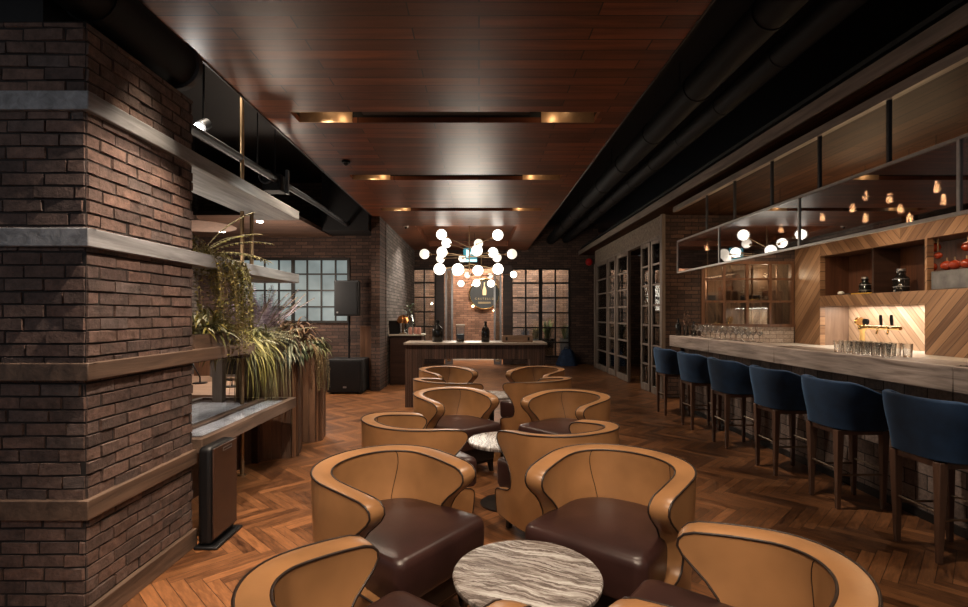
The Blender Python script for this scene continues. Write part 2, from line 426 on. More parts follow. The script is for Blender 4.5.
for k, (a, b_) in enumerate(slots):
    lab = ['copper-ended slot light recessed in the plank ceiling overhead, out of sight', 'longest recessed slot light with copper ends, closest in the plank ceiling',
           'recessed slot light with copper ends, second from the camera in the plank ceiling', 'recessed slot light just before the reflected glow of the globe chandelier'][k]
    if k == 0: pass
    t = thing('slot_light', lab, 'ceiling light', (0, a, PZ), 0, 'slot lights in the plank ceiling')
    w = b_ - a; d = .16
    obj('housing', MB().box(SX0 - .01, SX1 + .01, -.01, 0, .051, d).box(SX0 - .01, SX1 + .01, w, w + .01, .051, d).box(SX0 - .01, SX1 + .01, -.01, w + .01, d, d + .01)
        .box(SX0 - .01, SX0, -.01, w + .01, .051, d).box(SX1, SX1 + .01, -.01, w + .01, .051, d), black, t)
    for x0, x1 in ((SX0, SX0 + .5), (SX1 - .5, SX1)):
        for ya, yb in ((w - .008, w - .001), (.001, .008)): obj('copper_reflector', bx(x0, x1, ya, yb, .0, d - .005), slotcu, t)
        cx = (x0 + x1) / 2
        obj('spot_lens', MB().cyl((cx, w / 2), .03, d - .03, d - .006, 14), slot_e, t)
    obj('track_box', MB().box(SX0 + .62, SX1 - .62, w * .3, w * .7, .04, d - .01), blackm, t)

# left brick pier
CX, CY0, CY1, CTOP = -1.765, 2.29, 3.13, 2.735
struct('column', bx(-3.4, CX, CY0, CY1, 0, CTOP), mortar_m)
mb = MB()
def brick_face(mb, o, du, n, L, z0, z1):    # o origin, du along, n outward
    ch = .0590; r = 0; z = z0
    du = Vector(du); n = Vector(n); o = Vector(o)
    while z < z1 - .01:
        x = -.09 if r % 2 else 0.0
        x -= random.uniform(0, .02)
        h = min(ch, z1 - z) - .0042
        while x < L:
            w = random.choice((.183, .183, .176, .19)); a = max(x, 0); b = min(x + w - .0045, L)
            if b - a > .02:
                p = random.uniform(.004, .011); tl = random.uniform(-.004, .004); j = lambda: random.uniform(-.0022, .0022)
                vs = []
                for (uu, zz) in ((a, z), (b, z), (b, z + h), (a, z + h)):
                    vs.append(o + du * (uu + j()) + Vector((0, 0, zz + j())) - n * .01)
                c = .0035
                for (uu, zz, s) in ((a + c, z + c, 1), (b - c, z + c, -1), (b - c, z + h - c, -1), (a + c, z + h - c, 1)):
                    vs.append(o + du * (uu + j()) + Vector((0, 0, zz + j())) + n * (p + tl * s))
                mb.add(vs, [(4, 5, 6, 7), (0, 1, 5, 4), (1, 2, 6, 5), (2, 3, 7, 6), (3, 0, 4, 7)])
            x += w
        z += ch; r += 1
brick_face(mb, (-3.4, CY0, 0), (1, 0, 0), (0, -1, 0), 3.4 + CX, .11, CTOP)
brick_face(mb, (CX, CY0, 0), (0, 1, 0), (1, 0, 0), CY1 - CY0, .11, CTOP)
brick_face(mb, (CX, CY1, 0), (-1, 0, 0), (0, 1, 0), .6, .11, CTOP)
struct('column_facing', mb, brick_geo, bevel=0, smooth=25, merge=False)
struct('column_head', bx(-3.4, -2.0, CY0 + .05, CY1 - .03, CTOP, 4.0), black)
FX, FY = -1.735, 2.262           # faces of the timber bands
bands = [(2.33, 2.415, greywood, 4.92, True), (1.723, 1.806, greywood, 4.92, True), (1.124, 1.203, brownbeam, 3.95, True), (.503, .592, brownbeam, CY1 + .02, False)]
for k, (z0, z1, m, yend, shelf) in enumerate(bands):
    mb = MB().box(-3.4, FX, FY, CY0 + .02, z0, z1).box(CX - .02, FX, CY0 + .02, CY1 + .01, z0, z1)
    if shelf: mb.box(-2.14, FX, CY1 + .01, yend, z0, z1)
    struct('trim_%d' % (k + 1), mb, m, bevel=.004)
struct('baseboard_left', MB().box(-3.4, FX, FY, CY0, 0, .105).box(CX, FX, CY0, CY1 + .01, 0, .105), brownbeam, bevel=.003)

# left far part: stage bay
struct('wall_left', bx(-5.6, -5.5, 2.0, 10.1, 0, 4.0), bk_yz)
mb = MB()
WX0, WX1, WZ0, WZ1 = -4.75, -2.53, 1.25, 2.53
mb.box(-5.5, WX0, 10, 10.12, 0, 4).box(WX1, -1.83, 10, 10.12, 0, 4).box(WX0, WX1, 10, 10.12, 0, WZ0).box(WX0, WX1, 10, 10.12, WZ1, 4)
struct('wall_left_far', mb, bk_xz)
struct('column_left_far', bx(-2.0, -1.84, 9.46, 9.98, 0, PZ), bk_xz)
struct('wall_left_back', bx(-1.96, -1.84, 9.98, YB, 0, 4.0), bk_yz)
struct('trim_5', bx(-2.24, -2.02, 9.6, 9.98, 0, 1.2), plankw, bevel=.004)
# frosted window
def grid_window(name, x0, x1, z0, z1, y, cols, rows, mf, mg, t=.028, d=.05, thick=(), frame=.05):
    root = struct(name, MB().box(x0, x0 + frame, y, y + d, z0, z1).box(x1 - frame, x1, y, y + d, z0, z1).box(x0 + frame, x1 - frame, y, y + d, z1 - frame, z1).box(x0 + frame, x1 - frame, y, y + d, z0, z0 + frame), mf)
    mb = MB()
    for i in range(1, cols):
        w = t * 2.3 if i in thick else t
        xx = x0 + (x1 - x0) * i / cols; mb.box(xx - w / 2, xx + w / 2, y + .004, y + d - .004, z0 + frame, z1 - frame)
    for j in range(1, rows):
        zz = z0 + (z1 - z0) * j / rows; mb.box(x0 + frame, x1 - frame, y + .008, y + d - .008, zz - t / 2, zz + t / 2)
    obj('muntins', mb, mf, root)
    obj('panes', bx(x0 + frame, x1 - frame, y + d * .55, y + d * .55 + .006, z0 + frame, z1 - frame), mg, root)
    return root
grid_window('window_1', WX0, WX1, WZ0, WZ1, 9.97, 8, 4, iron, frost_e, .03, .06, (4,))
struct('wall_shade_block', bx(-2.87, PX0 - .05, 9.3, 9.98, 2.96, 4.0), black)  # added black block where the upper brick wall only lies in shadow
struct('ceiling_stage', bx(-5.5, -2.87, 7.8, 10.0, 2.94, 3.0), stageceil)
struct('floor_stage', bx(-5.4, -2.85, 7.1, 9.95, 0, .3), stagewood, bevel=.006)
for k, (px, py) in enumerate(((259.8, 221), (222, 231))):
    Y = F * 1.525 / (CYP - py)
    o = obj('downlight', MB().cyl(((px - CXP) * Y / F, Y), .05, 2.925, 2.939, 16), down_e)
    tag(o, ['round downlight in the boarded stage ceiling, nearer the brass poles', 'round downlight in the boarded stage ceiling, beside the hanging fern'][k], 'downlight', 'stage downlights')

# far wall with glazing and portal
def y_rect(mb, x0, x1, z0, z1, y=YB, t=.12): return mb.box(x0, x1, y, y + t, z0, z1)
W2 = (-1.90, -1.22); PO = (-1.02, .70); W3 = (.91, 2.60); WT = 2.74
mb = MB()
y_rect(mb, -1.96, 3.4, WT, 4.0); y_rect(mb, W3[1], 3.4, 0, WT); y_rect(mb, PO[1], W3[0], 0, WT); y_rect(mb, W2[1], PO[0], 0, WT)
y_rect(mb, *W2, 0, .25); y_rect(mb, *W3, 0, .2)
struct('wall_back', mb, bk_xz)
struct('wall_portal', bx(-3.2, 5, 16.0, 16.12, 0, 4.0), bk_warm)
struct('baseboard_portal', bx(-.82, .62, 15.96, 16.0, 0, .12), cream)
grid_window('window_2', *W2, .25, WT, YB - .03, 2, 6, iron, clear, .04, .07)
grid_window('window_3', *W3, .2, WT, YB - .03, 4, 6, iron, clear, .045, .07, (2,))
for k, (x0, x1) in enumerate(((PO[0] - .2, PO[0] + .03), (PO[1] - .02, PO[1] + .24))):
    struct('trim_%d' % (6 + k), bx(x0, x1, YB - .08, YB - .001, 0, WT + .08), darkwood)
for k, x in enumerate((PO[0] + .06, PO[1] - .28)):
    d = struct('door_%d' % (1 + k), MB().box(x, x + .05, YB - .06, YB, 0, WT).box(x + .17, x + .22, YB - .06, YB, 0, WT).box(x + .05, x + .17, YB - .06, YB, WT - .06, WT).box(x + .05, x + .17, YB - .06, YB, 0, .08), steel)
    obj('pane', bx(x + .05, x + .17, YB - .035, YB - .028, .08, WT - .06), dimglass, d)

# right side: partition, bar alcove walls
PXR = 3.1
struct('wall_right_header', bx(PXR, PXR + .14, 8.66, 13.62, 2.76, 3.11), concrete)
struct('trim_8', MB().box(PXR - .03, PXR + .03, 8.56, 8.66, 0, 3.11), doorwood, bevel=.004)
struct('trim_9', MB().box(PXR - .03, PXR + .1, 13.5, 13.62, 0, 2.76), doorwood, bevel=.004)
struct('trim_10', MB().box(PXR - .012, PXR, 8.66, 13.62, 2.74, 2.78), doorwood)
struct('wall_right_far', bx(PXR + .22, PXR + .3, 13.62, YB, 0, 3.11), bk_yz)
leaves = [(13.48, 12.35), (12.28, 11.62), (11.5, 10.62), (9.78, 9.28), (9.2, 8.68)]
for k, (ya, yb) in enumerate(leaves):
    y0, y1 = yb, ya
    z1 = 2.74; t = .07
    fr = MB().box(PXR, PXR + .06, y0, y0 + t, .01, z1).box(PXR, PXR + .06, y1 - t, y1, .01, z1).box(PXR, PXR + .06, y0 + t, y1 - t, z1 - t, z1).box(PXR, PXR + .06, y0 + t, y1 - t, .01, .14)
    d = struct('door_%d' % (3 + k), fr, doorwood, bevel=.004)
    mu = MB(); cols = 1
    for i in range(1, cols): yy = y0 + (y1 - y0) * i / cols; mu.box(PXR + .012, PXR + .048, yy - .016, yy + .016, .14, z1 - t)
    for j in range(1, 7): zz = .14 + (z1 - .21) * j / 7; mu.box(PXR + .006, PXR + .054, y0 + t, y1 - t, zz - .016, zz + .016)
    obj('muntins', mu, doorwood, d)
    obj('pane', bx(PXR + .027, PXR + .033, y0 + t, y1 - t, .14, z1 - t), dimglass, d)
struct('wall_lobby', bx(6.2, 6.3, 8.8, 14.6, 0, 3.1), darkwood)
struct('wall_lobby_back', bx(3.42, 6.2, 14.56, 14.62, 0, 3.1), bk_xz)
# wall at the end of the bar with a lattice window
BX = 5.35; BY = 8.64
V0, V1, VZ0, VZ1 = 3.76, 5.33, 1.26, 2.32
mb = MB()
y_rect(mb, PXR + .03, V0, 0, 3.1, BY, .1); y_rect(mb, V0, V1, VZ1, 3.1, BY, .1); y_rect(mb, V0, V1, 0, .9, BY, .1); y_rect(mb, V1, 6.2, 0, 3.1, BY, .1)
struct('wall_bar_end', mb, bk_xz)
struct('wall_bar_end_lower', y_rect(MB(), V0, V1, .9, VZ0 - .05, BY, .1), bk_white)
wd = struct('window_4', MB().box(V0, V0 + .06, BY - .02, BY + .06, VZ0, VZ1).box(V1 - .05, V1, BY - .02, BY + .06, VZ0, VZ1).box(V0 + .06, V1 - .05, BY - .02, BY + .06, VZ1 - .05, VZ1).box(V0 - .05, V1, BY - .05, BY + .08, VZ0 - .05, VZ0), trimwood)
mb = MB()
for i in range(1, 4): x = V0 + (V1 - V0) * i / 4; mb.box(x - .022, x + .022, BY - .01, BY + .04, VZ0, VZ1 - .05)
for i in range(4): x = V0 + (V1 - V0) * (i + .5 + .1 * (i % 2)) / 4; mb.box(x - .012, x + .012, BY + .2, BY + .23, VZ0, VZ1 - .05)
for z in (1.64, 2.02): mb.box(V0 + .06, V1 - .05, BY - .012, BY + .04, z - .018, z + .018)
obj('muntins', mb, trimwood, wd)
obj('panes', bx(V0 + .06, V1 - .05, BY + .02, BY + .026, VZ0, VZ1 - .05), clear, wd)
struct('wall_cabinet_back', bx(V0 - .1, V1 + .3, BY + .5, BY + .54, .9, 2.6), wood('cabinet_lining', (.09, .05, .03), (.22, .13, .08), 'z', rough=.5))
struct('wall_cabinet_side', MB().box(V0 - .1, V0 - .02, BY + .1, BY + .5, .9, 2.6), cream)
struct('windowsill', bx(V0 - .02, V1 + .1, BY + .09, BY + .5, 1.16, 1.2), trimwood)
for k in range(4):
    x = V0 + .12 + k * .39
    o = obj('storage_box', bx(x, x + .26, BY + .27, BY + .46, VZ0 + .0 - .06, VZ0 + .5 + .08 * (k % 2)), [darkwood, niche_w, darkwood, niche_w][k], bevel=.01)
    tag(o, ['dark box behind the lattice window, at its end by the brick wall', 'taller brown box behind the lattice window, second from the brick wall', 'dark box behind the lattice window, third from the brick wall', 'brown box behind the lattice window, beside the chevron panelling'][k], 'box', 'boxes behind the lattice window')
# back bar wall (plane X = BX) with niches
N0, N1, N2 = 6.12, 8.0, 5.0      # niche ranges along Y
mb = MB(); T = .08
mb.box(BX, BX + T, N1, BY, .941, 3.0)
mb.box(BX, BX + T, 1.0, N1, 2.33, 3.0)
mb.box(BX, BX + T, N0, N1, 1.55, 1.71)
mb.box(BX, BX + T, N0 - .03, N0, 1.55, 2.33)
mb.box(BX, BX + T, 1.0, N0 - .03, .941, 1.71); mb.box(BX, BX + T, N0 - .03, N0, .941, 1.55)
mb.box(BX, BX + T, 1.0, N2 - 1.2, 1.71, 2.33)
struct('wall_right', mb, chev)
mb = MB(); D = .45
mb.box(BX + D, BX + D + .03, N2 - 1.2, N1, 1.69, 2.35).box(BX + T, BX + D, N1, N1 + .03, 1.69, 2.35).box(BX + T, BX + D, N2 - 1.2, N1, 2.33, 2.36).box(BX + T, BX + D, N2 - 1.2, N1, 1.67, 1.70)
struct('wall_niche_lining', mb, niche_w)
struct('wall_niche_divider', bx(BX + T, BX + D, 7.02, 7.05, 1.7, 2.33), darkwood)
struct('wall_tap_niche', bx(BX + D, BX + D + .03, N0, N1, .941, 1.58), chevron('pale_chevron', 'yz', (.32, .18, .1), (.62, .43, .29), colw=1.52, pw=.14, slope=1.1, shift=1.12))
struct('wall_tap_niche_side', MB().box(BX + T, BX + D, N1, N1 + .03, .941, 1.56).box(BX + T, BX + D, N0 - .03, N0, .941, 1.56).box(BX + T, BX + D, N0, N1, 1.56, 1.58), wood('niche_side', (.12, .07, .045), (.24, .15, .1), 'z', rough=.5))
struct('wall_right_upper', bx(BX, BX + .1, 1.0, BY, 3.0, 4.0), black)
# soffit over the bar and lobby
struct('ceiling_soffit', MB().box(2.85, 6.2, 1.0, YB, 3.11, 3.16), soffit_m)
struct('trim_11', bx(2.83, 2.87, .6, YB, 3.11, 3.225), fascia_m)
struct('ceiling_bar', bx(3.03, BX, 1.0, 7.8, 3.0, 3.05), soffit_m)
struct('trim_12', MB().box(2.97, 3.03, 1.0, 7.8, 3.03, 3.06).box(2.965, 3.0, 1.0, 7.8, 2.985, 3.03).box(3.01, 3.035, 1.0, 7.8, 2.99, 3.03), fascia_m)
struct('wall_right_upper_void', bx(2.9, 6.2, .6, YB, 3.3, 3.34), black)

# ------------------------------------------------------------------ overhead services
def hduct(path, r, lab, name='air_duct', ring=1.0, mat=None, cat='duct', hang=0):
    t = thing(name, lab, cat, path[0]); p0 = Vector(path[0])
    path = [Vector(p) - p0 for p in path]
    obj('pipe', MB().tube(path, r, 20), mat or duct_m, t, smooth=60)
    p1 = path[-1]; L = p1.length; k = int(L / ring)
    d = p1.normalized()
    if len(path) == 2:
        for i in range(1, k):
            c = d * (i * ring); obj('collar', MB().tube([c - d * .02, c + d * .02], r * 1.06, 20), mat or duct_m, t, smooth=60)
    for i in range(hang):
        c = p1 * ((i + .5) / hang); obj('hanger', MB().tube([c + Vector((0, 0, r * .9)), (c.x, c.y, 4.0 - p0.z)], .006, 6), blackm, t)
    return t
hduct([(2.05, 1.2, 3.55), (2.05, YB, 3.55)], .13, 'black air duct closest to the plank ceiling over the aisle', ring=1.2, hang=5)
hduct([(2.48, 1.2, 3.55), (2.48, YB, 3.55)], .10, 'slimmer black duct over the aisle beside the bar soffit', ring=1.0, hang=5)
t = hduct([(-1.82, 1.2, 2.92), (-1.82, 3.05, 2.92)], .13, 'fat black duct ending above the brick pier top', ring=.6, hang=2)
obj('open_rim', MB().lathe([(.132, 0), (.145, .01), (.145, .05), (.115, .06), (.105, .02)], (0, 0, 0), 24).xf(Matrix.Translation((0, 1.85, 0)) @ Matrix.Rotation(-PI / 2, 4, 'X')), greypipe, t)
hduct([(-2.02, 3.4, 2.72), (-2.35, 7.4, 3.02), (-2.4, 9.28, 3.05)], .036, 'grey service pipe running above the upper grey shelf', 'service_pipe', mat=greypipe, cat='pipe', hang=2)
t = thing('valve_unit', 'dark pipe valve box hanging above the far end of the grey shelf', 'valve', at(275, 185, 5.6))
obj('body', MB().box(-.10, .10, -.1, .1, -.08, .10), duct_m, t, bevel=.01)
obj('wheel', MB().tube([(-.05 + .07 * math.cos(a), -.12, .06 + .07 * math.sin(a)) for a in [2 * PI * i / 16 for i in range(16)]], .012, 6, True), greypipe, t)
obj('bracket', MB().box(.12, .15, -.02, .02, -.1, .16), greypipe, t)
obj('hanger', MB().tube([(0, 0, .1), (0, 0, 1.1)], .006, 6), duct_m, t)
# spot lamp above shelf
sx, sy, sz = at(196, 131, 4.3)
t = thing('spotlight', 'bright white spotlight shining above the upper grey shelf', 'spotlight', (sx, sy, sz))
obj('can', MB().tube([(0, .06, .055), (0, .16, .12)], .05, 16), blackm, t)
obj('lens', MB().ball((0, .035, .04), .04, 14, 8), spot_e, t)
obj('stem', MB().tube([(0, .12, .1), (0, .12, 4.0 - sz)], .01, 8), blackm, t)
# brass poles
for k, (x, y, z0, z1, lab) in enumerate(((-2.09, 4.50, 0.0, 3.995, 'tall brass pole standing on the floor through the grey shelves'), (-2.05, 4.6, 1.806, 2.33, 'short brass post between the two grey shelves beside the tall pole'))):
    t = thing('pole', lab, 'pole', (x, y, z0))
    obj('shaft', MB().tube([(0, 0, 0), (0, 0, z1 - z0)], .017, 12), brass, t)
    if k == 0: obj('foot', MB().cyl((0, 0), .035, 0, .012, 16), brass, t)
lx = at(196, 226, 6.9); t = thing('lampshade', 'pale flat cone lampshade hanging behind the fern beside the brick pier', 'lampshade', lx)
obj('shade', MB().lathe([(.5, 0), (.02, .09), (.02, .12)], (0, 0, 0), 32), plain('pale_fabric', (.55, .42, .36), .8), t); obj('cord', MB().tube([(0, 0, .1), (0, 0, 3.999 - lx[2])], .005, 6), blackm, t)
# smoke detectors on the lowered ceiling
for k, (px, py) in enumerate(((346, 161), (406, 226))):
    Y = F * 1.82 / (CYP - py)
    t = thing('smoke_detector', ['small dark dome detector on the plank ceiling near the closest slot light', 'small pale dome detector on the plank ceiling beside the lamp tray'][k], 'detector', ((px - CXP) * Y / F, Y, PZ), 0, 'ceiling detectors')
    obj('base', MB().cyl((0, 0), .05, -.025, -.001, 18), cream if k else blackm, t); obj('dome', MB().ball((0, 0, -.025), .032, 14, 8), blackm, t)

# ------------------------------------------------------------------ armchair
def u_curve(a, b, yc, arm, tap, p=2.25, na=26, nr=12):
    pts = []
    for i in range(na + 1):
        t = PI / 2 * i / na
        pts.append((a * math.sin(t) ** (2 / p) if i else 0.0, yc - b * max(math.cos(t), 0) ** (2 / p)))
    for i in range(1, nr + 1):
        q = i / nr; pts.append((a - tap * q * q, yc + arm * q))
    acc = [0.0]
    for i in range(1, len(pts)): acc.append(acc[-1] + math.dist(pts[i], pts[i - 1]))
    larc = acc[na]
    def pos(s):
        sg = 1 if s >= 0 else -1; s = min(abs(s), acc[-1])
        lo = 0
        for i in range(1, len(acc)):
            if acc[i] >= s: lo = i - 1; break
        q = (s - acc[lo]) / (acc[lo + 1] - acc[lo])
        x = pts[lo][0] + (pts[lo + 1][0] - pts[lo][0]) * q; y = pts[lo][1] + (pts[lo + 1][1] - pts[lo][1]) * q
        return sg * x, y
    def nor(s):
        x0, y0 = pos(s - .012); x1, y1 = pos(s + .012)
        tx, ty = x1 - x0, y1 - y0; l = math.hypot(tx, ty) or 1
        return ty / l, -tx / l
    return pos, nor, (lambda yend: larc + (yend - yc))
def shell(curve, rows, zadj, flare, thick, zdrop, bulge, ncol=48):
    pos, nor, send = curve
    O = []; I = []
    for z, ye in rows:
        o = []; inn = []
        for j in range(ncol + 1):
            u = -1 + 2 * j / ncol; s = u * send(ye)
            x, y = pos(s); nx, ny = nor(s); k = flare(z); zz = zadj(z, u)
            o.append(Vector((x * k, y * k, zz))); t = thick(z)
            inn.append(Vector((x * k - nx * t, y * k - ny * t, zz - zdrop)))
        O.append(o); I.append(inn)
    def loop(G):
        return [G[i][0] for i in range(len(G))] + G[-1][1:-1] + [G[i][-1] for i in range(len(G) - 1, -1, -1)]
    lo, li = loop(O), loop(I)
    cap = []
    n = len(lo)
    for q in (0, .15, .35, .5, .65, .85, 1.0):
        r = []
        for i in range(n):
            T = lo[min(i + 1, n - 1)] - lo[max(i - 1, 0)]
            N = lo[i] - li[i]; N.z = 0
            d = T.cross(N); d = d.normalized() if d.length > 1e-9 else Vector((0, 0, 1))
            if i == n // 2 and d.z < 0: pass
            r.append(lo[i].lerp(li[i], q) + d * (bulge * math.sin(PI * q) ** .6 if 0 < q < 1 else 0))
        cap.append(r)
    mid = cap[3][n // 2].z - lo[n // 2].z
    if mid < -zdrop / 2:     # wrong side: mirror the bulge
        for r, q in zip(cap, (0, .15, .35, .5, .65, .85, 1.0)):
            for i in range(n):
                base = lo[i].lerp(li[i], q); r[i] = base * 2 - r[i]
    return O, I, lo, li, cap
def ss(a, b, x):
    t = min(max((x - a) / (b - a), 0), 1); return t * t * (3 - 2 * t)
CH = u_curve(.360, .320, 0.0, .36, .03, 2.15)
rows = [(.10, .335), (.16, .34), (.225, .34), (.25, .332), (.268, .30), (.280, .25), (.290, .19), (.302, .14), (.325, .105), (.37, .09), (.42, .095), (.47, .12), (.52, .16), (.565, .205), (.605, .24), (.64, .258), (.668, .255), (.69, .235), (.703, .20)]
def ch_z(z, u): return z * (1 + .012 * (1 - abs(u)) * ss(.45, .7, z)) - .035 * ss(.45, .7, z) * abs(u) ** 3
O, I, LO, LI, CAP = shell(CH, rows, ch_z, lambda z: .92 + .08 * min(z / .6, 1), lambda z: .088 + .012 * ss(.6, .4, z) if z > .3 else .075, .008, .006)
def make_armchair(label, loc, rz):
    t = thing('armchair', label, 'armchair', loc, rz, 'tan leather tub armchairs around the low round tables')
    k0 = next(i for i, r in enumerate(rows) if r[0] > .33)
    obj('back_shell', MB().grid(O).grid(CAP), tan, t, smooth=50)
    obj('inner_back', MB().grid(I[k0 - 3:], True), tan, t, smooth=60)
    pp = MB().tube(LO, .0048, 6); pp.tube(LI[5:-5], .0048, 6)
    c = len(I[0]) // 2
    obj('piping', pp, pipe_m, t, smooth=70)
    for cc in (c - 9, c + 9): obj('back_seam', MB().tube([I[i][cc] for i in range(k0, len(I))], .002, 5), pipe_m, t)
    # seat cushion
    pos, nor, send = CH
    outline = []
    S = send(.08)
    for j in range(33):
        s = -S + 2 * S * j / 32; x, y = pos(s); nx, ny = nor(s); outline.append((x - nx * .078, y - ny * .078))
    R = .05; yf = .375; xe = outline[-1][0] + .012
    fr = [(xe, .16), (xe, .25)]
    for i in range(7): a = PI / 2 * i / 6; fr.append((xe - R + R * math.cos(a), yf - R + R * math.sin(a)))
    fr2 = [(-x, y) for x, y in fr[::-1]]
    poly = outline + fr + fr2
    cx, cy = 0, .02
    rws = []
    for z, k in ((.265, .975), (.285, .995), (.41, 1.0), (.432, .99), (.445, .965), (.452, .92), (.458, .8), (.464, .5), (.4665, .2), (.467, .0001)):
        rws.append([(cx + (x - cx) * k, cy + (y - cy) * k, z) for x, y in poly] + [(cx + (poly[0][0] - cx) * k, cy + (poly[0][1] - cy) * k, z)])
    obj('seat_cushion', MB().grid(rws), seat_m, t, smooth=50)
    obj('seat_base', MB().box(-.27, .27, -.2, .30, .12, .266), leg_b, t, bevel=.01)
    bs = [(x * .93, y * .93) for x, y in ((pos(-send(.3) + 2 * send(.3) * j / 32)) for j in range(33))]
    obj('base_board', MB().prism(bs, .095, .12), leg_b, t)
    for sx in (-1, 1):
        for yy in (-.20, .26):
            obj('leg', MB().frus((sx * .25, yy, 0), .028, .028, (sx * .24, yy * .96, .1), .044, .044), leg_b, t)
    return t
def ang(dx, dy): return math.atan2(-dx, dy)
chairs = [
    ((-.285, 1.36), (.61, .79), 'tan tub armchair cut by the bottom edge, closest on the side of the brick pier'),
    ((.735, 1.45), (-.78, .62), 'tan tub armchair cut by the bottom edge, closest on the bar side'),
    ((-.43, 2.44), (.80, -.60), 'tan tub armchair with big dark seat, behind the first marble table on the pier side'),
    ((.655, 2.46), (-.63, -.78), 'tan tub armchair with big dark seat, behind the first marble table on the bar side'),
    ((-.47, 3.50), (.85, .52), 'tan tub armchair turned away, at the second marble table on the planter side'),
    ((.545, 3.30), (-.5, .87), 'tan tub armchair turned away showing its outer wing, at the second marble table, bar side'),
    ((-.245, 4.68), (.63, -.78), 'tan tub armchair facing the camera past the second marble table, planter side'),
    ((.80, 4.53), (-.74, -.67), 'tan tub armchair facing the camera past the second marble table, bar side'),
    ((-.38, 5.62), (.7, .7), 'tan tub armchair turned away, at the third and farthest table, planter side'),
    ((.69, 5.71), (-.7, .7), 'tan tub armchair turned away, at the third and farthest table, bar side'),
    ((-.44, 6.75), (.7, -.7), 'farthest tan tub armchair just before the reception desk, pier side'),
    ((.78, 6.75), (-.7, -.7), 'farthest tan tub armchair just before the reception desk, bar side'),
]
c0 = None
for (x, y), d, lab in chairs:
    if c0 is None: c0 = make_armchair(lab, (x, y, 0), ang(*d))
    else: dup(c0, (x, y, 0), ang(*d), lab)
# marble tables
t0 = None
for (x, y), lab, rz in (((.175, 1.86), 'round striped marble table closest to the camera between four armchairs', 0), ((.19, 3.83), 'round marble table second from the camera, half hidden by armchairs', 1.9), ((.15, 6.03), 'farthest round marble table, only a sliver seen between armchairs', .7)):
    if t0 is None:
        t0 = thing('side_table', lab, 'table', (x, y, 0), rz, 'low round marble tables')
        obj('table_top', MB().lathe([(.255, 0), (.268, .004), (.271, .012), (.271, .022), (.266, .028), (.25, .029), (.0001, .029)], (0, 0, .452), 64), marble_m, t0, smooth=30)
        obj('under_plate', MB().cyl((0, 0), .2, .44, .452, 32), leg_b, t0)
        obj('stem', MB().lathe([(.045, 0), (.03, .05), (.028, .40), (.05, .418)], (0, 0, .022), 20), leg_b, t0)
        obj('base', MB().lathe([(.18, 0), (.18, .012), (.05, .024), (.001, .026)], (0, 0, 0), 36), leg_b, t0)
    else: dup(t0, (x, y, 0), rz, lab)

# ------------------------------------------------------------------ bar
CF, CE, CB = 2.88, 7.72, 1.5
t = thing('bar_counter', 'long bar counter with thick timber top and block front behind the stools', 'bar counter', (0, 0, 0))
seams = [CB, 3.1, 4.98, 6.4, CE]
mb = MB()
for a, b_ in zip(seams, seams[1:]): mb.box(CF, CF + .05, a + .0015, b_ - .0015, .945, 1.105).box(CF + .05, 3.22, a + .0015, b_ - .0015, 1.055, 1.105)
obj('timber_top', mb, barwood, t, bevel=.006)
obj('front_panel', bx(3.09, 3.2, CB, CE - .05, 0, 1.055), bk_bar, t)
obj('end_panel', bx(3.04, 3.24, CE - .05, CE - .01, 0, 1.05), bk_xz, t)
obj('under_shelf', bx(3.2, 3.75, CB, CE - .1, .82, .86), steel, t)
obj('plinth', bx(3.078, 3.09, CB, CE - .05, 0, .06), iron, t)
t = thing('back_worktop', 'pale stone worktop under the chevron panelled back bar', 'worktop', (0, 0, 0))
obj('slab', bx(4.72, BX + D, 1.0, BY - .01, .90, .94), stone_w, t, bevel=.004)
obj('carcass', bx(4.78, BX, 1.0, BY - .01, 0, .90), darkwood, t)
# stools
ST = u_curve(.285, .25, 0.0, .22, .02, 2.9)
srows = [(.592, .13), (.60, .165), (.62, .19), (.66, .20), (.70, .20), (.745, .19), (.785, .165), (.82, .12), (.85, .06), (.88, -.01), (.905, -.07), (.922, -.12), (.930, -.16)]
SO, SI, SLO, SLI, SCAP = shell(ST, srows, lambda z, u: z, lambda z: .84 + .16 * ss(.56, .93, z), lambda z: .042, .0, .010)
def make_stool(label, loc, rz):
    t = thing('bar_stool', label, 'bar stool', loc, rz, 'navy bar stools along the counter')
    obj('back_shell', MB().grid(SO).grid(SCAP), navy, t, smooth=60)
    obj('inner_back', MB().grid(SI, True), navy, t, smooth=60)
    pos, nor, send = ST
    poly = []
    for j in range(33):
        s = -send(.18) + 2 * send(.18) * j / 32; x, y = pos(s); nx, ny = nor(s); poly.append((x * .9 - nx * .03, y * .9 - ny * .03))
    rws = []
    for z, k in ((.585, .9), (.592, .97), (.67, 1.0), (.69, .97), (.70, .85), (.705, .02)):
        rws.append([(x * k, y * k + .01, z) for x, y in poly + poly[:1]])
    obj('seat', MB().grid(rws), navy, t, smooth=50)
    obj('seat_bottom', MB().prism([(x * .94, y * .94 + .01) for x, y in poly], .578, .592), leg_b, t)
    fr = MB()
    for y in (-.165, .165): fr.box(-.165, .165, y - .014, y + .014, .545, .58)
    for x in (-.158, .158): fr.box(x - .014, x + .014, -.15, .15, .545, .58)
    obj('apron', fr, walnut, t, bevel=.003)
    for sx in (-1, 1):
        for sy in (-1, 1):
            obj('leg', MB().frus((sx * .145, sy * .165, 0), .026, .026, (sx * .155, sy * .165, .58), .05, .05), walnut, t, bevel=.003)
    for sy in (-1, 1): obj('foot_rail', MB().tube([(-.148, sy * .165, .29), (.148, sy * .165, .29)], .008, 8), bronze, t)
    for sx in (-1, 1): obj('foot_rail', MB().tube([(sx * .149, -.165, .25), (sx * .149, .165, .25)], .008, 8), bronze, t)
    return t
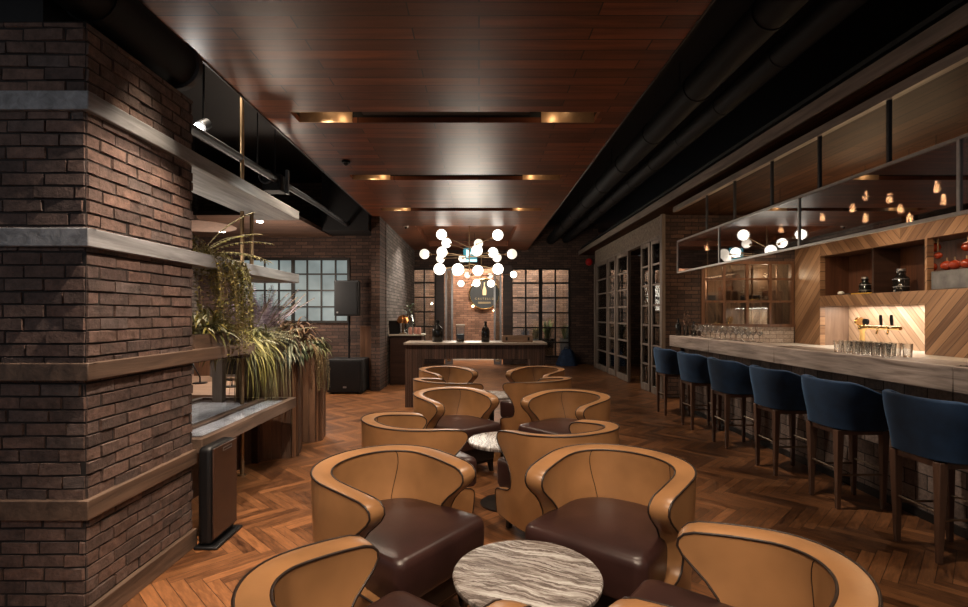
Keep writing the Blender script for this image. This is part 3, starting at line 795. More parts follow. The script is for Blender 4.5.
ys = [3.05, 3.87, 4.65, 5.54, 6.41, 7.31]
slab = ['navy velvet bar stool closest to the camera at the cut edge of the picture', 'navy velvet bar stool second from the camera along the counter', 'navy velvet bar stool third from the camera along the counter',
        'navy velvet bar stool third from the far end of the counter', 'navy velvet bar stool second from the far end of the counter', 'farthest navy velvet bar stool by the glazed doors']
s0 = None
for y, lab in zip(ys, slab):
    if s0 is None: s0 = make_stool(lab, (2.785, y, 0), -PI / 2)
    else: dup(s0, (2.785, y, 0), -PI / 2, lab)
# smoked glass screen above bar
HXX, HZ0, HZ1 = 3.0, 2.04, 2.53
t = thing('glass_screen', 'long smoked glass screen hanging over the bar, mirroring the globe lamps', 'hanging screen', (0, 0, 0))
ym = [1.55, 3.18, 4.77, 6.36, 7.69]
fr = MB().box(HXX - .015, HXX + .015, ym[0], ym[-1], HZ1 - .022, HZ1).box(HXX - .015, HXX + .015, ym[0], ym[-1], HZ0, HZ0 + .022)
for y in ym: fr.box(HXX - .013, HXX + .013, y - .011, y + .011, HZ0 + .02, HZ1 - .02)
obj('frame', fr, plain('satin_nickel', (.42, .39, .36), .35, .7), t)
for a, b_ in zip(ym, ym[1:]): obj('glass_pane', bx(HXX - .003, HXX + .003, a + .011, b_ - .011, HZ0 + .022, HZ1 - .022), darkglass, t)
for y in (2.98, 3.73, 4.49, 5.22, 5.98, 6.71): obj('hanger_rod', MB().box(HXX - .012, HXX + .012, y - .012, y + .012, HZ1 - .001, 2.99), greypipe, t)
# filament bulbs behind the glass
random.seed(21)
bulbs = []
for px, py, Y in ((936, 187, 4.5), (943, 200, 4.75), (909, 219, 4.9), (889, 198, 5.0), (900, 209, 5.3), (865, 218, 5.4), (852, 208, 5.7), (865, 196, 5.5), (822, 217, 5.9), (780, 229, 6.4), (719, 244, 7.2), (706, 248, 7.4)): bulbs.append(at(px, py, Y))
wh = ['brightest filament bulb at the near end', 'filament bulb hung just below the brightest one', 'third filament bulb from the near end', 'fourth filament bulb from the near end', 'fifth filament bulb from the near end', 'sixth filament bulb from the near end',
      'sixth filament bulb from the far end', 'fifth filament bulb from the far end', 'fourth filament bulb from the far end', 'third filament bulb from the far end', 'second filament bulb from the far end', 'farthest filament bulb']
b0 = None
for (x, y, z), lab in zip(bulbs, wh):
    t = thing('filament_bulb', lab + ' of those behind the smoked glass screen', 'hanging bulb', (x, y, z), 0, 'filament bulbs over the bar')
    obj('bulb', MB().lathe([(.0001, -.05), (.016, -.042), (.022, -.02), (.018, .005), (.012, .03), (.011, .05)], (0, 0, 0), 14), warm_b, t, smooth=80)
    obj('socket', MB().cyl((0, 0), .013, .05, .08, 12), blackm, t)
    obj('cord', MB().tube([(0, 0, .08), (0, 0, 2.999 - z)], .003, 5), blackm, t)
# glasses on counter
def wineglass_mb(h=.17, r=.034):
    return MB().lathe([(.0001, 0), (r * .95, 0), (r * .9, .003), (.005, .008), (.004, h * .42), (.012, h * .46), (r * .9, h * .58), (r * 1.02, h * .75), (r * .82, h), (r * .80, h), (r * .98, h * .75), (r * .86, h * .59), (.0001, h * .48)], (0, 0, 0), 16)
def tumbler_mb(h=.1, r=.032):
    return MB().lathe([(.0001, 0), (r * .82, 0), (r, h), (r * .93, h), (r * .76, .012), (.0001, .012)], (0, 0, 0), 16)
random.seed(3)
g0 = None; n = 0
for i in range(13):
    for rowx in (3.06, 3.155):
        y = 7.28 - i * .135 - (.06 if rowx > 3.1 else 0)
        if n >= 24: break
        lab = 'clear stemmed glass in the double row on the far half of the bar counter'
        if g0 is None:
            g0 = obj('wine_glass', wineglass_mb(), drinkglass, smooth=60); tag(g0, lab, 'glass', 'stemmed glasses on the bar counter'); o = g0
        else:
            o = g0.copy(); COL.objects.link(o)
        o.location = (rowx, y, 1.105); n += 1
t0_ = None
for i in range(6):
    for rowx in (3.0, 3.08, 3.16):
        y = 3.76 + i * .10 + (.05 if rowx == 3.08 else 0)
        if t0_ is None:
            t0_ = obj('tumbler', tumbler_mb(), drinkglass, smooth=60); tag(t0_, 'clear tumbler in the cluster on the near half of the bar counter', 'glass', 'tumblers clustered on the bar counter'); o = t0_
        else: o = t0_.copy(); COL.objects.link(o)
        o.location = (rowx, y, 1.105)
# bottles with dried flowers on the far counter end
def bottle(name, lab, loc, h, r, mat=bottle_g, group=None, neck=.35, cap=None):
    t = thing(name, lab, 'bottle', loc, 0, group)
    obj('body', MB().lathe([(r * .9, 0), (r, .008), (r, h * (1 - neck)), (r * .8, h * (1 - neck * .75)), (r * .33, h * (1 - neck * .5)), (r * .30, h * .95), (r * .38, h * .955), (r * .38, h)], (0, 0, 0), 20), mat, t, smooth=50)
    obj('cap', MB().cyl((0, 0), r * .36, h, h + .015, 12), cap or blackm, t)
    return t
bl = ['dark bottle on the far bar counter end, beside the glazed doors', 'dark bottle in the middle of three on the far bar counter end', 'dark bottle on the far bar counter end, beside the stemmed glasses']
for k, (x, y) in enumerate(((2.98, 7.62), (3.08, 7.58), (3.16, 7.50))): bottle('wine_bottle', bl[k], (x, y, 1.105), .24 - .02 * k, .04, group='bottles on the far counter end')
def sprig(name, lab, base, n, h, spread, mat, cat='plant', stemm=None, seed=1, leaf=.03):
    random.seed(seed); t = thing(name, lab, cat, base)
    st = MB(); lf = MB()
    for i in range(n):
        a = random.uniform(0, 2 * PI); q = random.uniform(.2, 1) * spread; hh = h * random.uniform(.6, 1)
        p = [Vector((0, 0, 0)), Vector((math.cos(a) * q * .4, math.sin(a) * q * .4, hh * .6)), Vector((math.cos(a) * q, math.sin(a) * q, hh))]
        st.tube(p, .002, 5)
        for k in range(7):
            c = p[1].lerp(p[2], k / 6); d = Vector((random.gauss(0, 1), random.gauss(0, 1), random.gauss(.3, 1))).normalized() * leaf
            s = d.cross(Vector((0, 0, 1))).normalized() * leaf * .3 if abs(d.z) < leaf * .99 else Vector((leaf * .3, 0, 0))
            lf.add([c, c + d * .5 + s, c + d, c + d * .5 - s], [(0, 1, 2, 3)])
    obj('stems', st, stemm or brownbeam, t); obj('leaves', lf, mat, t, merge=False)
    return t
dry = leafmat('dried_flower', (.10, .04, .03), (.3, .16, .09))
sprig('dried_flowers', 'dried brown flower sprig standing among the bottles on the far counter end', (3.03, 7.48, 1.105), 8, .42, .1, dry, seed=4)

# beer tap, jars, orange globes
tx, ty = 5.14, 6.84
t = thing('beer_tap', 'gold beer tap tower with two black handles on the back worktop', 'beer tap', (tx, ty, .94))
obj('column', MB().lathe([(.06, 0), (.06, .015), (.035, .03), (.03, .26), (.05, .28), (.05, .33), (.03, .35), (.001, .352)], (0, 0, 0), 24), gold, t, smooth=50)
obj('crossbar', MB().tube([(0, .05, .31), (0, -.62, .31)], .025, 14), gold, t)
obj('end_disc', MB().tube([(0, .04, .385), (0, .065, .385)], .06, 24), gold, t)
obj('medallion', MB().tube([(-.05, -.11, .385), (-.02, -.11, .385)], .042, 22), blackm, t)
for y in (-.36, -.53):
    obj('spout', MB().tube([(0, y, .31), (-.07, y, .31), (-.09, y, .23)], .012, 10), gold, t)
    obj('handle', MB().tube([(-.03, y, .34), (-.035, y, .40), (-.04, y, .475)], [.014, .02, .016], 12), blackm, t)
for k, (px, hh) in enumerate(((865, .22), (901, .28))):
    Y = F * (BX + .2) / (px - CXP)
    t = thing('growler_jar', ['dark glass jar with silver label bands, shorter, on the upper niche shelf', 'dark glass jar, taller, on the upper niche shelf nearer the orange globes'][k], 'jar', (BX + .2, Y, 1.71), 0, 'dark jars in the niche')
    r = .075 + .015 * k
    obj('body', MB().lathe([(r, 0), (r, hh * .65), (r * .55, hh * .8), (r * .5, hh * .9), (r * .6, hh * .91), (r * .6, hh)], (0, 0, 0), 20), bottle_g, t, smooth=50)
    obj('lid', MB().cyl((0, 0), r * .55, hh, hh + .03, 14), steel, t)
    for z in (.25, .6): obj('band', MB().lathe([(r * 1.02, hh * z), (r * 1.02, hh * (z + .04))], (0, 0, 0), 20), steel, t)
t = thing('bottle_opener', 'small white and black gadget on the upper niche shelf end', 'gadget', (BX + .1, F * (BX + .1) / (841 - CXP), 1.71))
obj('body', MB().ball((0, 0, .03), .045, 14, 8, .65), cream, t); obj('grip', MB().tube([(0, -.04, .012), (0, -.2, .012)], .012, 8), blackm, t)
o = obj('yellow_stick', bx(BX + .06, BX + .09, 7.05, 7.42, 1.711, 1.725), plain('yellow_paint', (.6, .35, .03), .4)); tag(o, 'thin yellow stick lying along the upper niche shelf', 'stick')
o = obj('steel_drawer_box', bx(BX + .02, BX + D - .02, 4.0, N0 - .06, 1.712, 1.93), plain('brushed_zinc', (.13, .12, .115), .35, .5, var=.35, nscale=6), bevel=.006); tag(o, 'grey metal box under the orange globes in the niche', 'metal box')
og = plain('orange_glaze', (.26, .026, .005), .15, coat=.8)
for k, (px, py) in enumerate(((935, 247.5), (938, 255.5), (931, 267), (947, 266), (955, 266), (967, 266), (968, 246.5))):
    x = BX + .14 + (.12 if py < 250 else 0)
    Y = F * x / (px - CXP)
    z = 1.93 + .066 if py > 260 else H + (CYP - py) * Y / F
    t = thing('orange_globe', ['glossy orange globe, upper one beside the niche post', 'smaller orange globe tucked under the upper one by the niche post', 'lowest orange globe closest to the niche post', 'second orange globe in the bottom row from the niche post', 'third orange globe in the bottom row from the niche post',
        'orange globe of the bottom row at the picture edge', 'upper orange globe at the picture edge'][k], 'globe', (x, Y, z), 0, 'orange globes in the niche')
    obj('ball', MB().ball((0, 0, 0), .062 if k != 1 else .045, 18, 12, .9), og, t); obj('stalk', MB().cyl((0, 0), .008, .05, .09 if py > 260 else 2.328 - z, 8), brass, t)

# ------------------------------------------------------------------ reception desk and things on it
DY, DX0, DX1, DZ = 7.8, -1.13, 1.02, .99
t = thing('reception_desk', 'slatted dark timber reception desk under the globe chandeliers', 'desk', (0, 0, 0))
obj('top', bx(DX0 - .02, DX1 + .02, DY - .03, DY + .62, DZ - .035, DZ), plain('desk_stone_top', (.30, .25, .21), .3), t, bevel=.005)
mb = MB(); x = DX0; random.seed(5)
while x < DX1 - .01:
    w = random.uniform(.016, .03); w = min(w, DX1 - x)
    mb.box(x, x + w - .002, DY, DY + .025 + random.uniform(0, .01), .0 if x < DX0 + .24 or x > DX1 - .24 else .74, DZ - .036); x += w
obj('front_slats', mb, slatw, t, merge=False)
obj('side_panel', bx(DX0, DX0 + .22, DY + .04, DY + .6, 0, DZ - .036), darkwood, t); obj('side_panel', bx(DX1 - .22, DX1, DY + .04, DY + .6, 0, DZ - .036), darkwood, t)
obj('apron', bx(DX0 + .22, DX1 - .22, DY + .04, DY + .06, .745, DZ - .036), darkwood, t)
t = bottle('growler_bottle', 'wide dark bottle on the reception desk, nearest its timber end panel', (at(437.5, 342, 8.0)[0], 8.0, DZ), .33, .083, neck=.42, group='dark bottles on the reception desk')
bottle('growler_bottle', 'slim dark bottle on the reception desk, in front of the brick portal', (at(485.5, 342, 8.0)[0], 8.0, DZ), .31, .066, neck=.42, group='dark bottles on the reception desk')
t = thing('glass_canister', 'square clear glass canister with dark filling on the reception desk', 'canister', (at(460.5, 342, 8.0)[0], 8.0, DZ))
obj('jar', MB().box(-.065, .065, -.065, .065, 0, .25), clear, t, bevel=.01); obj('filling', bx(-.056, .056, -.056, .056, .008, .12), iron, t, bevel=.01); obj('lid', bx(-.07, .07, -.07, .07, .25, .275), cream, t, bevel=.006)
t = thing('wooden_tray', 'shallow wooden tray box on the reception desk at the bar-side end', 'tray', (at(517, 342, 8.0)[0], 8.0, DZ))
obj('box', MB().box(-.235, .235, -.12, -.105, 0, .10).box(-.235, .235, .105, .12, 0, .10).box(-.235, -.22, -.105, .105, 0, .10).box(.22, .235, -.105, .105, 0, .10).box(-.22, .22, -.105, .105, 0, .012), wood('tray_wood', (.14, .08, .05), (.3, .19, .12), 'x'), t)
for x in (-.17, .17): obj('latch', bx(x - .015, x + .015, -.126, -.12, .03, .08), iron, t)
# side console at the wall
KX0, KX1, KY, KZ = -1.80, -1.16, 10.3, 1.02
t = thing('console_cabinet', 'dark console cabinet against the pale brick side wall behind the desk', 'cabinet', (0, 0, 0))
obj('body', bx(KX0, KX1, KY, KY + .5, 0, KZ - .03), darkwood, t, bevel=.005); obj('top', bx(KX0 - .02, KX1 + .03, KY - .03, KY + .55, KZ - .03, KZ), cream, t, bevel=.004)
obj('door', bx(KX0 + .03, (KX0 + KX1) / 2 - .005, KY - .015, KY, .06, KZ - .08), darkwood, t); obj('door', bx((KX0 + KX1) / 2 + .005, KX1 - .03, KY - .015, KY, .06, KZ - .08), darkwood, t)
t = thing('menu_frame', 'white edged menu board leaning at the wall end of the console', 'menu board', (-1.72, KY + .12, KZ), .5)
obj('board', bx(-.12, .12, -.008, .008, 0, .28).xf(Matrix.Rotation(-.2, 4, 'X')), blackm, t); obj('edge', bx(-.135, -.12, -.01, .01, 0, .29).xf(Matrix.Rotation(-.2, 4, 'X')), cream, t)
t = thing('table_lamp', 'copper dome lamp on the console beside the glass vase', 'lamp', (at(403, 330, KY + .2)[0], KY + .2, KZ))
obj('base', MB().lathe([(.09, 0), (.09, .015), (.02, .03), (.018, .28)], (0, 0, 0), 20), brass, t); obj('shade', MB().lathe([(.13, .22), (.125, .30), (.09, .36), (.03, .39), (.001, .392)], (0, 0, 0), 24), copper, t, smooth=60)
t = thing('glass_vase', 'clear glass vase with green leafy branches on the console', 'vase', (at(410, 330, KY + .25)[0], KY + .25, KZ))
obj('vessel', MB().lathe([(.06, 0), (.11, .06), (.12, .2), (.07, .32), (.06, .40), (.055, .40), (.065, .32), (.113, .2), (.1, .06), (.001, .01)], (0, 0, 0), 20), clear, t, smooth=60)
random.seed(9); lf = MB()
for i in range(60):
    a = random.uniform(0, 2 * PI); r = random.uniform(0, .22); c = Vector((math.cos(a) * r, math.sin(a) * r, .42 + random.uniform(0, .26))); d = Vector((math.cos(a), math.sin(a), random.uniform(-.2, .8))).normalized() * .09; s = d.cross(Vector((0, 0, 1))).normalized() * .02
    lf.add([c, c + d * .5 + s, c + d, c + d * .5 - s], [(0, 1, 2, 3)])
green = leafmat('green_leaf', (.03, .06, .02), (.12, .18, .06))
obj('branches', MB().tube([(0, 0, .02), (.03, 0, .4), (.1, .02, .6)], .005, 6).tube([(0, 0, .02), (-.03, 0, .4), (-.12, .0, .58)], .005, 6), trimwood, t); obj('leaves', lf, green, t, merge=False)
pinkg = plain('pink_glass', (.6, .3, .24), .3)
for k, x in enumerate((-1.40, -1.30, -1.22)):
    o = obj('candle_jar', MB().lathe([(.04, 0), (.045, .02), (.04, .12), (.03, .14), (.001, .14)], (0, 0, 0), 16), pinkg, smooth=60); o.location = (x, KY + .1 + .05 * (k % 2), KZ)
    tag(o, ['pink candle jar on the console beside the vase', 'pink candle jar in the middle of the console edge trio', 'pink candle jar at the aisle-side corner of the console'][k], 'candle', 'candle jars on the console')
# round emblem sign on the portal wall
sx, sy, sz = at(484.4, 294, 15.96)
t = thing('round_sign', 'round black sign with gold rim and bottle emblem on the brick portal', 'sign', (sx, sy, sz))
obj('disc', MB().tube([(0, -.005, 0), (0, .035, 0)], .46, 48), plain('sign_black', (.02, .024, .028), .4), t)
obj('rim', MB().tube([(.47 * math.cos(2 * PI * i / 48), -.01, .47 * math.sin(2 * PI * i / 48)) for i in range(48)], .02, 8, True), gold, t)
prof = [(.06, -.09), (.068, -.05), (.068, .10), (.045, .17), (.02, .24), (.018, .36), (.026, .365), (.026, .385)]
prof = [(r * .85, z * .85 + .04) for r, z in prof]
pl = [(r, z) for r, z in prof] + [(-r, z) for r, z in prof[::-1]]
obj('bottle_emblem', MB().prism(pl, 0, .012).xf(Matrix.Translation((0, -.006, 0)) @ Matrix.Rotation(PI / 2, 4, 'X')), plain('pale_gold', (.55, .45, .28), .5, .2), t)
mgold = plain('muted_gold', (.42, .33, .18), .5, .2)
text('lettering', 'CASTELLO', .082, (0, -.008, -.15), mgold, t, spacing=1.7, extrude=.001)
obj('underline', MB().box(-.2, .2, -.011, -.005, -.265, -.25).box(-.2, .2, -.011, -.005, -.295, -.283), mgold, t)
for k, (dx, dz) in enumerate(((-.36, -.38), (.30, -.52))):
    o = obj('sconce_bulb', MB().ball((0, 0, 0), .03, 12, 8), emit('sconce%d' % k, (1, .6, .3), 30)); o.location = (sx + dx, sy + .0, sz + dz)
    tag(o, ['tiny warm bulb on the brick portal under the round sign, window side', 'tiny warm bulb on the brick portal lowest under the round sign'][k], 'bulb', 'tiny bulbs under the round sign')
# exit sign
ex = at(470.3, 255, 12.3)
t = thing('exit_sign', 'glowing cyan emergency sign hanging beyond the globe lamps', 'sign', (ex[0], 12.3, 0))
z0, z1 = H + (CYP - 262) * 12.3 / F, H + (CYP - 248) * 12.3 / F
obj('panel', bx(-.165, .165, -.01, .03, z0, z1), cyan_e, t, bevel=.004); obj('band', bx(-.155, .155, -.014, -.0101, z0 + .01, z0 + .06), cyan_w, t)
obj('pictogram', MB().box(-.10, -.04, -.014, -.0101, z0 + .11, z1 - .04).box(.0, .11, -.014, -.0101, z0 + .17, z1 - .11).box(-.03, -.005, -.014, -.0101, z0 + .11, z1 - .09), cyan_w, t)
for x in (-.1, .1): obj('hanger', MB().tube([(x, .01, z1), (x, .01, PZ + .139)], .004, 6), iron, t)
# alarm bell
a = at(589, 262, YB)
t = thing('alarm_bell', 'round red fire alarm bell high on the dark brick wall', 'alarm bell', (a[0], YB + .0005, a[2]))
obj('gong', MB().lathe([(.001, .07), (.07, .06), (.10, .03), (.10, 0)], (0, 0, 0), 24).xf(Matrix.Rotation(PI / 2, 4, 'X')), redp, t, smooth=60); obj('back_box', bx(-.05, .05, -.02, -.001, -.05, .05), redp, t)
# blue covered bundle
a = at(567, 364, 14.2)
rows_ = []
random.seed(12)
for i, (r, z) in enumerate(((.30, 0), (.29, .08), (.24, .2), (.20, .32), (.16, .41), (.08, .46), (.002, .47))):
    rows_.append([(r * 1.0 * math.cos(2 * PI * k / 28) * (1 + .07 * math.sin(5 * 2 * PI * k / 28 + i * .3)), r * .7 * math.sin(2 * PI * k / 28) * (1 + .07 * math.sin(5 * 2 * PI * k / 28)), z) for k in range(29)])
t = thing('duffel_bag', 'dark blue cloth bag slumped on the floor under the far window', 'bag', (a[0], 14.2, 0))
obj('body', MB().grid(rows_), navycloth, t, smooth=70); obj('strap', MB().tube([(-.12, -.1, .40), (-.08, -.12, .52), (.05, -.12, .52), (.1, -.1, .41)], .012, 8), navycloth, t)

# ------------------------------------------------------------------ chandeliers
def chandelier(name, lab, cx, cy, ztop, zc, pts, r0):
    t = thing(name, lab, 'chandelier', (cx, cy, zc), 0, 'globe chandeliers above the desk')
    obj('canopy', MB().cyl((0, 0), .09, ztop - zc - .03, ztop - zc - .001, 24), brass, t)
    obj('rod', MB().tube([(0, 0, -.35), (0, 0, ztop - zc - .02)], .012, 10), brass, t)
    for px, py, r, dy, lit in pts:
        Y = cy + dy
        x, _, z = at(px, py, Y)
        p = Vector((x - cx, dy, z - zc)); rr = r * Y / F
        hub = Vector((0, 0, max(min(p.z * .5, .35), -.35)))
        d = p - hub
        d = d.normalized()
        arm = obj('arm', MB().tube([hub, hub.lerp(p, .5), p - d * rr * .9], .007, 7), brass, t)
        obj('socket', MB().tube([p - d * (rr + .05), p - d * rr * .88], [.02, .028], 12), brass, arm)
        obj('globe', MB().ball(p, rr, 20, 12), globe_m if lit else globe2_m, t, smooth=80)
    return t
A = [(441.5, 234.5, 5.2, -.25, 1), (446.5, 243, 4.8, .3, 1), (442, 252, 5.2, -.35, 1), (424.5, 254, 5, .1, 0), (440.5, 258.5, 4.4, .45, 0), (439.5, 269, 5.8, -.4, 1), (458, 269.5, 6, -.5, 1), (477, 250.5, 5.5, -.45, 1),
     (478.5, 243.5, 4.5, .45, 0), (497.8, 235, 5.4, -.2, 1), (493, 252.5, 5, .3, 1), (512, 254, 5, 0, 0), (497, 257.5, 4.5, .5, 0), (478, 270.5, 5.2, -.3, 1), (498, 269, 5.4, .0, 1), (462, 258.5, 3.6, .5, 0)]
chandelier('chandelier', 'large chandelier of white globes on brass arms above the desk', -.21, 11.0, PZ + .14, 2.62, A, .11)
B = [(467.5, 275, 3.2, .1, 0), (461, 283.5, 3.3, -.2, 1), (476.5, 283, 3.7, -.3, 1), (491, 283.5, 3.7, -.1, 1), (490, 276, 2.8, .3, 0), (455, 273, 2.6, .2, 0), (513.5, 274.5, 3.4, .1, 1)]  # last globe stands in for a reflection in the far window
chandelier('chandelier', 'smaller lower chandelier of white globes before the round sign', .06, 13.25, PZ + .14, 2.42, B, .09)

# ------------------------------------------------------------------ left: speaker, stage gear, purifier, display table
t = thing('loudspeaker', 'black loudspeaker raised on a pole before the frosted window', 'speaker', (at(349, 300, 9.35)[0], 9.35, H + (CYP - 316) * 9.35 / F))
obj('cabinet', MB().prism([(-.22, -.2), (.22, -.2), (.17, .18), (-.17, .18)], 0, .64), black, t, bevel=.012)
obj('grille', bx(-.19, .19, -.212, -.2, .03, .61), blackm, t); obj('badge', bx(-.17, -.14, -.216, -.212, .05, .08), steel, t)
t = thing('subwoofer', 'black subwoofer box on the floor under the raised loudspeaker', 'speaker', (at(348, 391, 9.3)[0], 9.3, 0))
obj('cabinet', bx(-.32, .32, -.22, .3, .03, .62), black, t, bevel=.012); obj('grille', bx(-.28, .28, -.23, -.22, .07, .58), blackm, t); obj('badge', bx(-.03, .03, -.234, -.23, .11, .14), steel, t)
for sx in (-.25, .25):
    for sy in (-.15, .22): obj('foot', MB().cyl((sx, sy), .03, 0, .03, 10), blackm, t)
t = thing('speaker_pole', 'thin black pole between the subwoofer and loudspeaker', 'pole', (at(349, 300, 9.35)[0], 9.35, .62))
obj('tube', MB().tube([(0, 0, 0), (0, 0, H + (CYP - 316) * 9.35 / F - .62)], .018, 10), blackm, t); obj('collar', MB().cyl((0, 0), .03, .3, .36, 12), blackm, t)
ex_ = at(226, 375, 8.6)
t = thing('amplifier_rack', 'silver framed amplifier rack on the pale stage', 'amplifier', (ex_[0], 8.6, .3))
obj('case', bx(-.24, .24, 0, .35, .08, .40), blackm, t); obj('frame', MB().box(-.26, .26, -.02, 0, .07, .11).box(-.26, .26, -.02, 0, .37, .41).box(-.26, -.22, -.02, 0, .11, .37).box(.22, .26, -.02, 0, .11, .37), steel, t, bevel=.004)
for i in range(4): obj('faceplate', bx(-.21, .21, -.012, -.004, .12 + i * .062, .17 + i * .062), iron, t)
for sx in (-.18, .18): obj('foot', MB().cyl((sx, .1), .03, 0, .08, 10), blackm, t); 
for k, (px, py, Y) in enumerate(((232, 388, 7.9), (200, 378, 8.3))):
    a = at(px, py, Y)
    t = thing('microphone_stand', ['black microphone stand base on the stage by the amplifier rack', 'black stand boom on the stage seen beside the brick pier'][k], 'stand', (a[0], Y, .3))
    obj('base', MB().cyl((0, 0), .11, 0, .015, 20), blackm, t); obj('boom', MB().tube([(0, 0, .015), (.0, 0, .1), (-.16 if k == 0 else -.1, -.02, .12 if k == 0 else .3)], .012, 8), blackm, t); obj('grip', MB().tube([(-.16 if k == 0 else -.1, -.02, .12 if k == 0 else .3), (-.22 if k == 0 else -.14, -.02, .13 if k == 0 else .38)], .02, 8), blackm, t)
o = obj('stage_panel', bx(-5.2, -4.0, 9.3, 9.36, .3, .95), plankw, bevel=.004); tag(o, 'low brown timber panel standing at the back of the stage', 'panel')
# purifier
t = thing('air_purifier', 'slim black floor unit with dark brown front beside the brick pier', 'air purifier', (-1.66, 3.235, 0))
obj('body', bx(-.045, .045, -.155, .15, .02, .615), blackm, t, bevel=.03, seg=4)
obj('front_cover', bx(.0455, .056, -.15, .145, .055, .605), plain('brown_gloss_panel', (.045, .022, .015), .3), t, bevel=.004)
obj('base_plate', bx(-.06, .085, -.17, .17, 0, .02), blackm, t, bevel=.008)
obj('label_plate', MB().box(.0565, .059, -.04, .07, .565, .569).box(.0565, .059, -.04, .07, .583, .587).box(.0565, .059, -.04, -.036, .569, .583).box(.0565, .059, .066, .07, .569, .583), steel, t)
# display table
TX0, TX1, TY0, TY1, TZ = -2.62, -1.72, 3.17, 4.80, .645
t = thing('display_table', 'long glass topped display table with dark timber rim behind the brick pier', 'table', (0, 0, 0))
rim = .05
obj('timber_rim', MB().box(TX0, TX1, TY0, TY0 + rim, TZ - .09, TZ).box(TX0, TX1, TY1 - rim, TY1, TZ - .09, TZ).box(TX0, TX0 + rim, TY0 + rim, TY1 - rim, TZ - .09, TZ).box(TX1 - rim, TX1, TY0 + rim, TY1 - rim, TZ - .09, TZ).box(-2.02, -1.96, TY0 + rim, TY1 - rim, TZ - .09, TZ + .004), brownbeam, t, bevel=.004)
obj('tray_bottom', bx(TX0 + rim, TX1 - rim, TY0 + rim, TY1 - rim, TZ - .05, TZ - .019), darkwood, t)
for x0, x1 in ((TX0 + rim, -2.02), (-1.96, TX1 - rim)): obj('glass_top', bx(x0, x1, TY0 + rim, TY1 - rim, TZ - .009, TZ - .003), glass('table_glass', (.96, .97, .99), .06, fres=.3), t)
obj('support', bx(-2.5, -2.2, TY0 + .1, TY1 - .1, 0, TZ - .09), darkwood, t)
def printm():
    m, nt, b = newmat('printed_sheet')
    s = objco(nt)
    n1 = noise(nt, s, 7, 4); n2 = noise(nt, mapping(nt, s, (60, 6, 1)), 1, 2)
    c = ramp(nt, n1, [(.32, (.25, .26, .28)), (.42, (.66, .68, .7)), (.58, (.85, .87, .9))])
    nt.links.new(mix(nt, .3, c, ramp(nt, n2, [(.4, (.1, .1, .1)), (.6, (.8, .8, .8))])), b.inputs['Base Color']); b.inputs['Roughness'].default_value = .4
    return m
prt = printm()
random.seed(8)
plabs = ['printed sheet under the table glass, closest to the purifier', 'printed sheet under the table glass in the middle of the aisle-side pane', 'printed sheet under the table glass at the far end of the aisle-side pane', 'printed sheet under the table glass, inner pane near half', 'printed sheet under the table glass, inner pane far half']
for k, (x, y) in enumerate(((-1.865, 3.55), (-1.865, 4.0), (-1.865, 4.45), (-2.28, 3.75), (-2.28, 4.3))):
    o = obj('printed_sheet', bx(-.094, .094, -.222, .222, 0, .003) if k < 3 else bx(-.235, .235, -.27, .27, 0, .003), prt); o.location = (x, y, TZ - .018); o.rotation_euler.z = random.uniform(-.06, .06)
    tag(o, plabs[k], 'paper', 'printed sheets in the display table')
# planters
def planter(lab, cx, cy, w, d, h, rz):
    t = thing('planter', lab, 'planter', (cx, cy, 0), rz, 'tall timber planters')
    mb = MB(); n = 0
    def side(p0, p1):
        p0 = Vector(p0); p1 = Vector(p1); L = (p1 - p0).length; m = max(3, int(L / .075)); nn = Vector(((p1 - p0).y, -(p1 - p0).x)).normalized()
        for i in range(m):
            a = p0.lerp(p1, i / m) + (p1 - p0).normalized() * .0015; b = p0.lerp(p1, (i + 1) / m) - (p1 - p0).normalized() * .0015; th = .018 + random.uniform(0, .006)
            q = [a, b, b + nn * th, a + nn * th]
            mb.prism([(v.x, v.y) for v in q], 0, h + random.uniform(-.008, .004))
    c = .05
    P = [(-w / 2 + c, -d / 2), (w / 2 - c, -d / 2), (w / 2, -d / 2 + c), (w / 2, d / 2 - c), (w / 2 - c, d / 2), (-w / 2 + c, d / 2), (-w / 2, d / 2 - c), (-w / 2, -d / 2 + c)]
    for i in range(8): side(P[i], P[(i + 1) % 8])
    obj('planks', mb, plankw, t, merge=False)
    obj('soil', MB().prism(P, .02, h - .05), plain('dark_soil', (.02, .014, .01), .95), t)
    return t
planter('broad timber plank planter behind the display table with hanging grass', -2.14, 5.24, .54, .46, 1.06, .25)
planter('narrower timber plank planter standing farther back beside the broad one', -1.955, 5.86, .30, .34, 1.02, .15)
o = obj('timber_post', bx(-2.42, -2.33, 4.62, 4.7, 0, 1.12), doorwood, bevel=.004); tag(o, 'pale timber post under the plant shelf beside the brass pole', 'post')
tr = thing('plant_trough', 'long dark trough on the lower shelf, hidden under mixed foliage', 'trough', (0, 0, 0))
obj('trough', MB().box(-2.12, -1.78, 3.2, 3.9, 1.204, 1.29), brownbeam, tr)

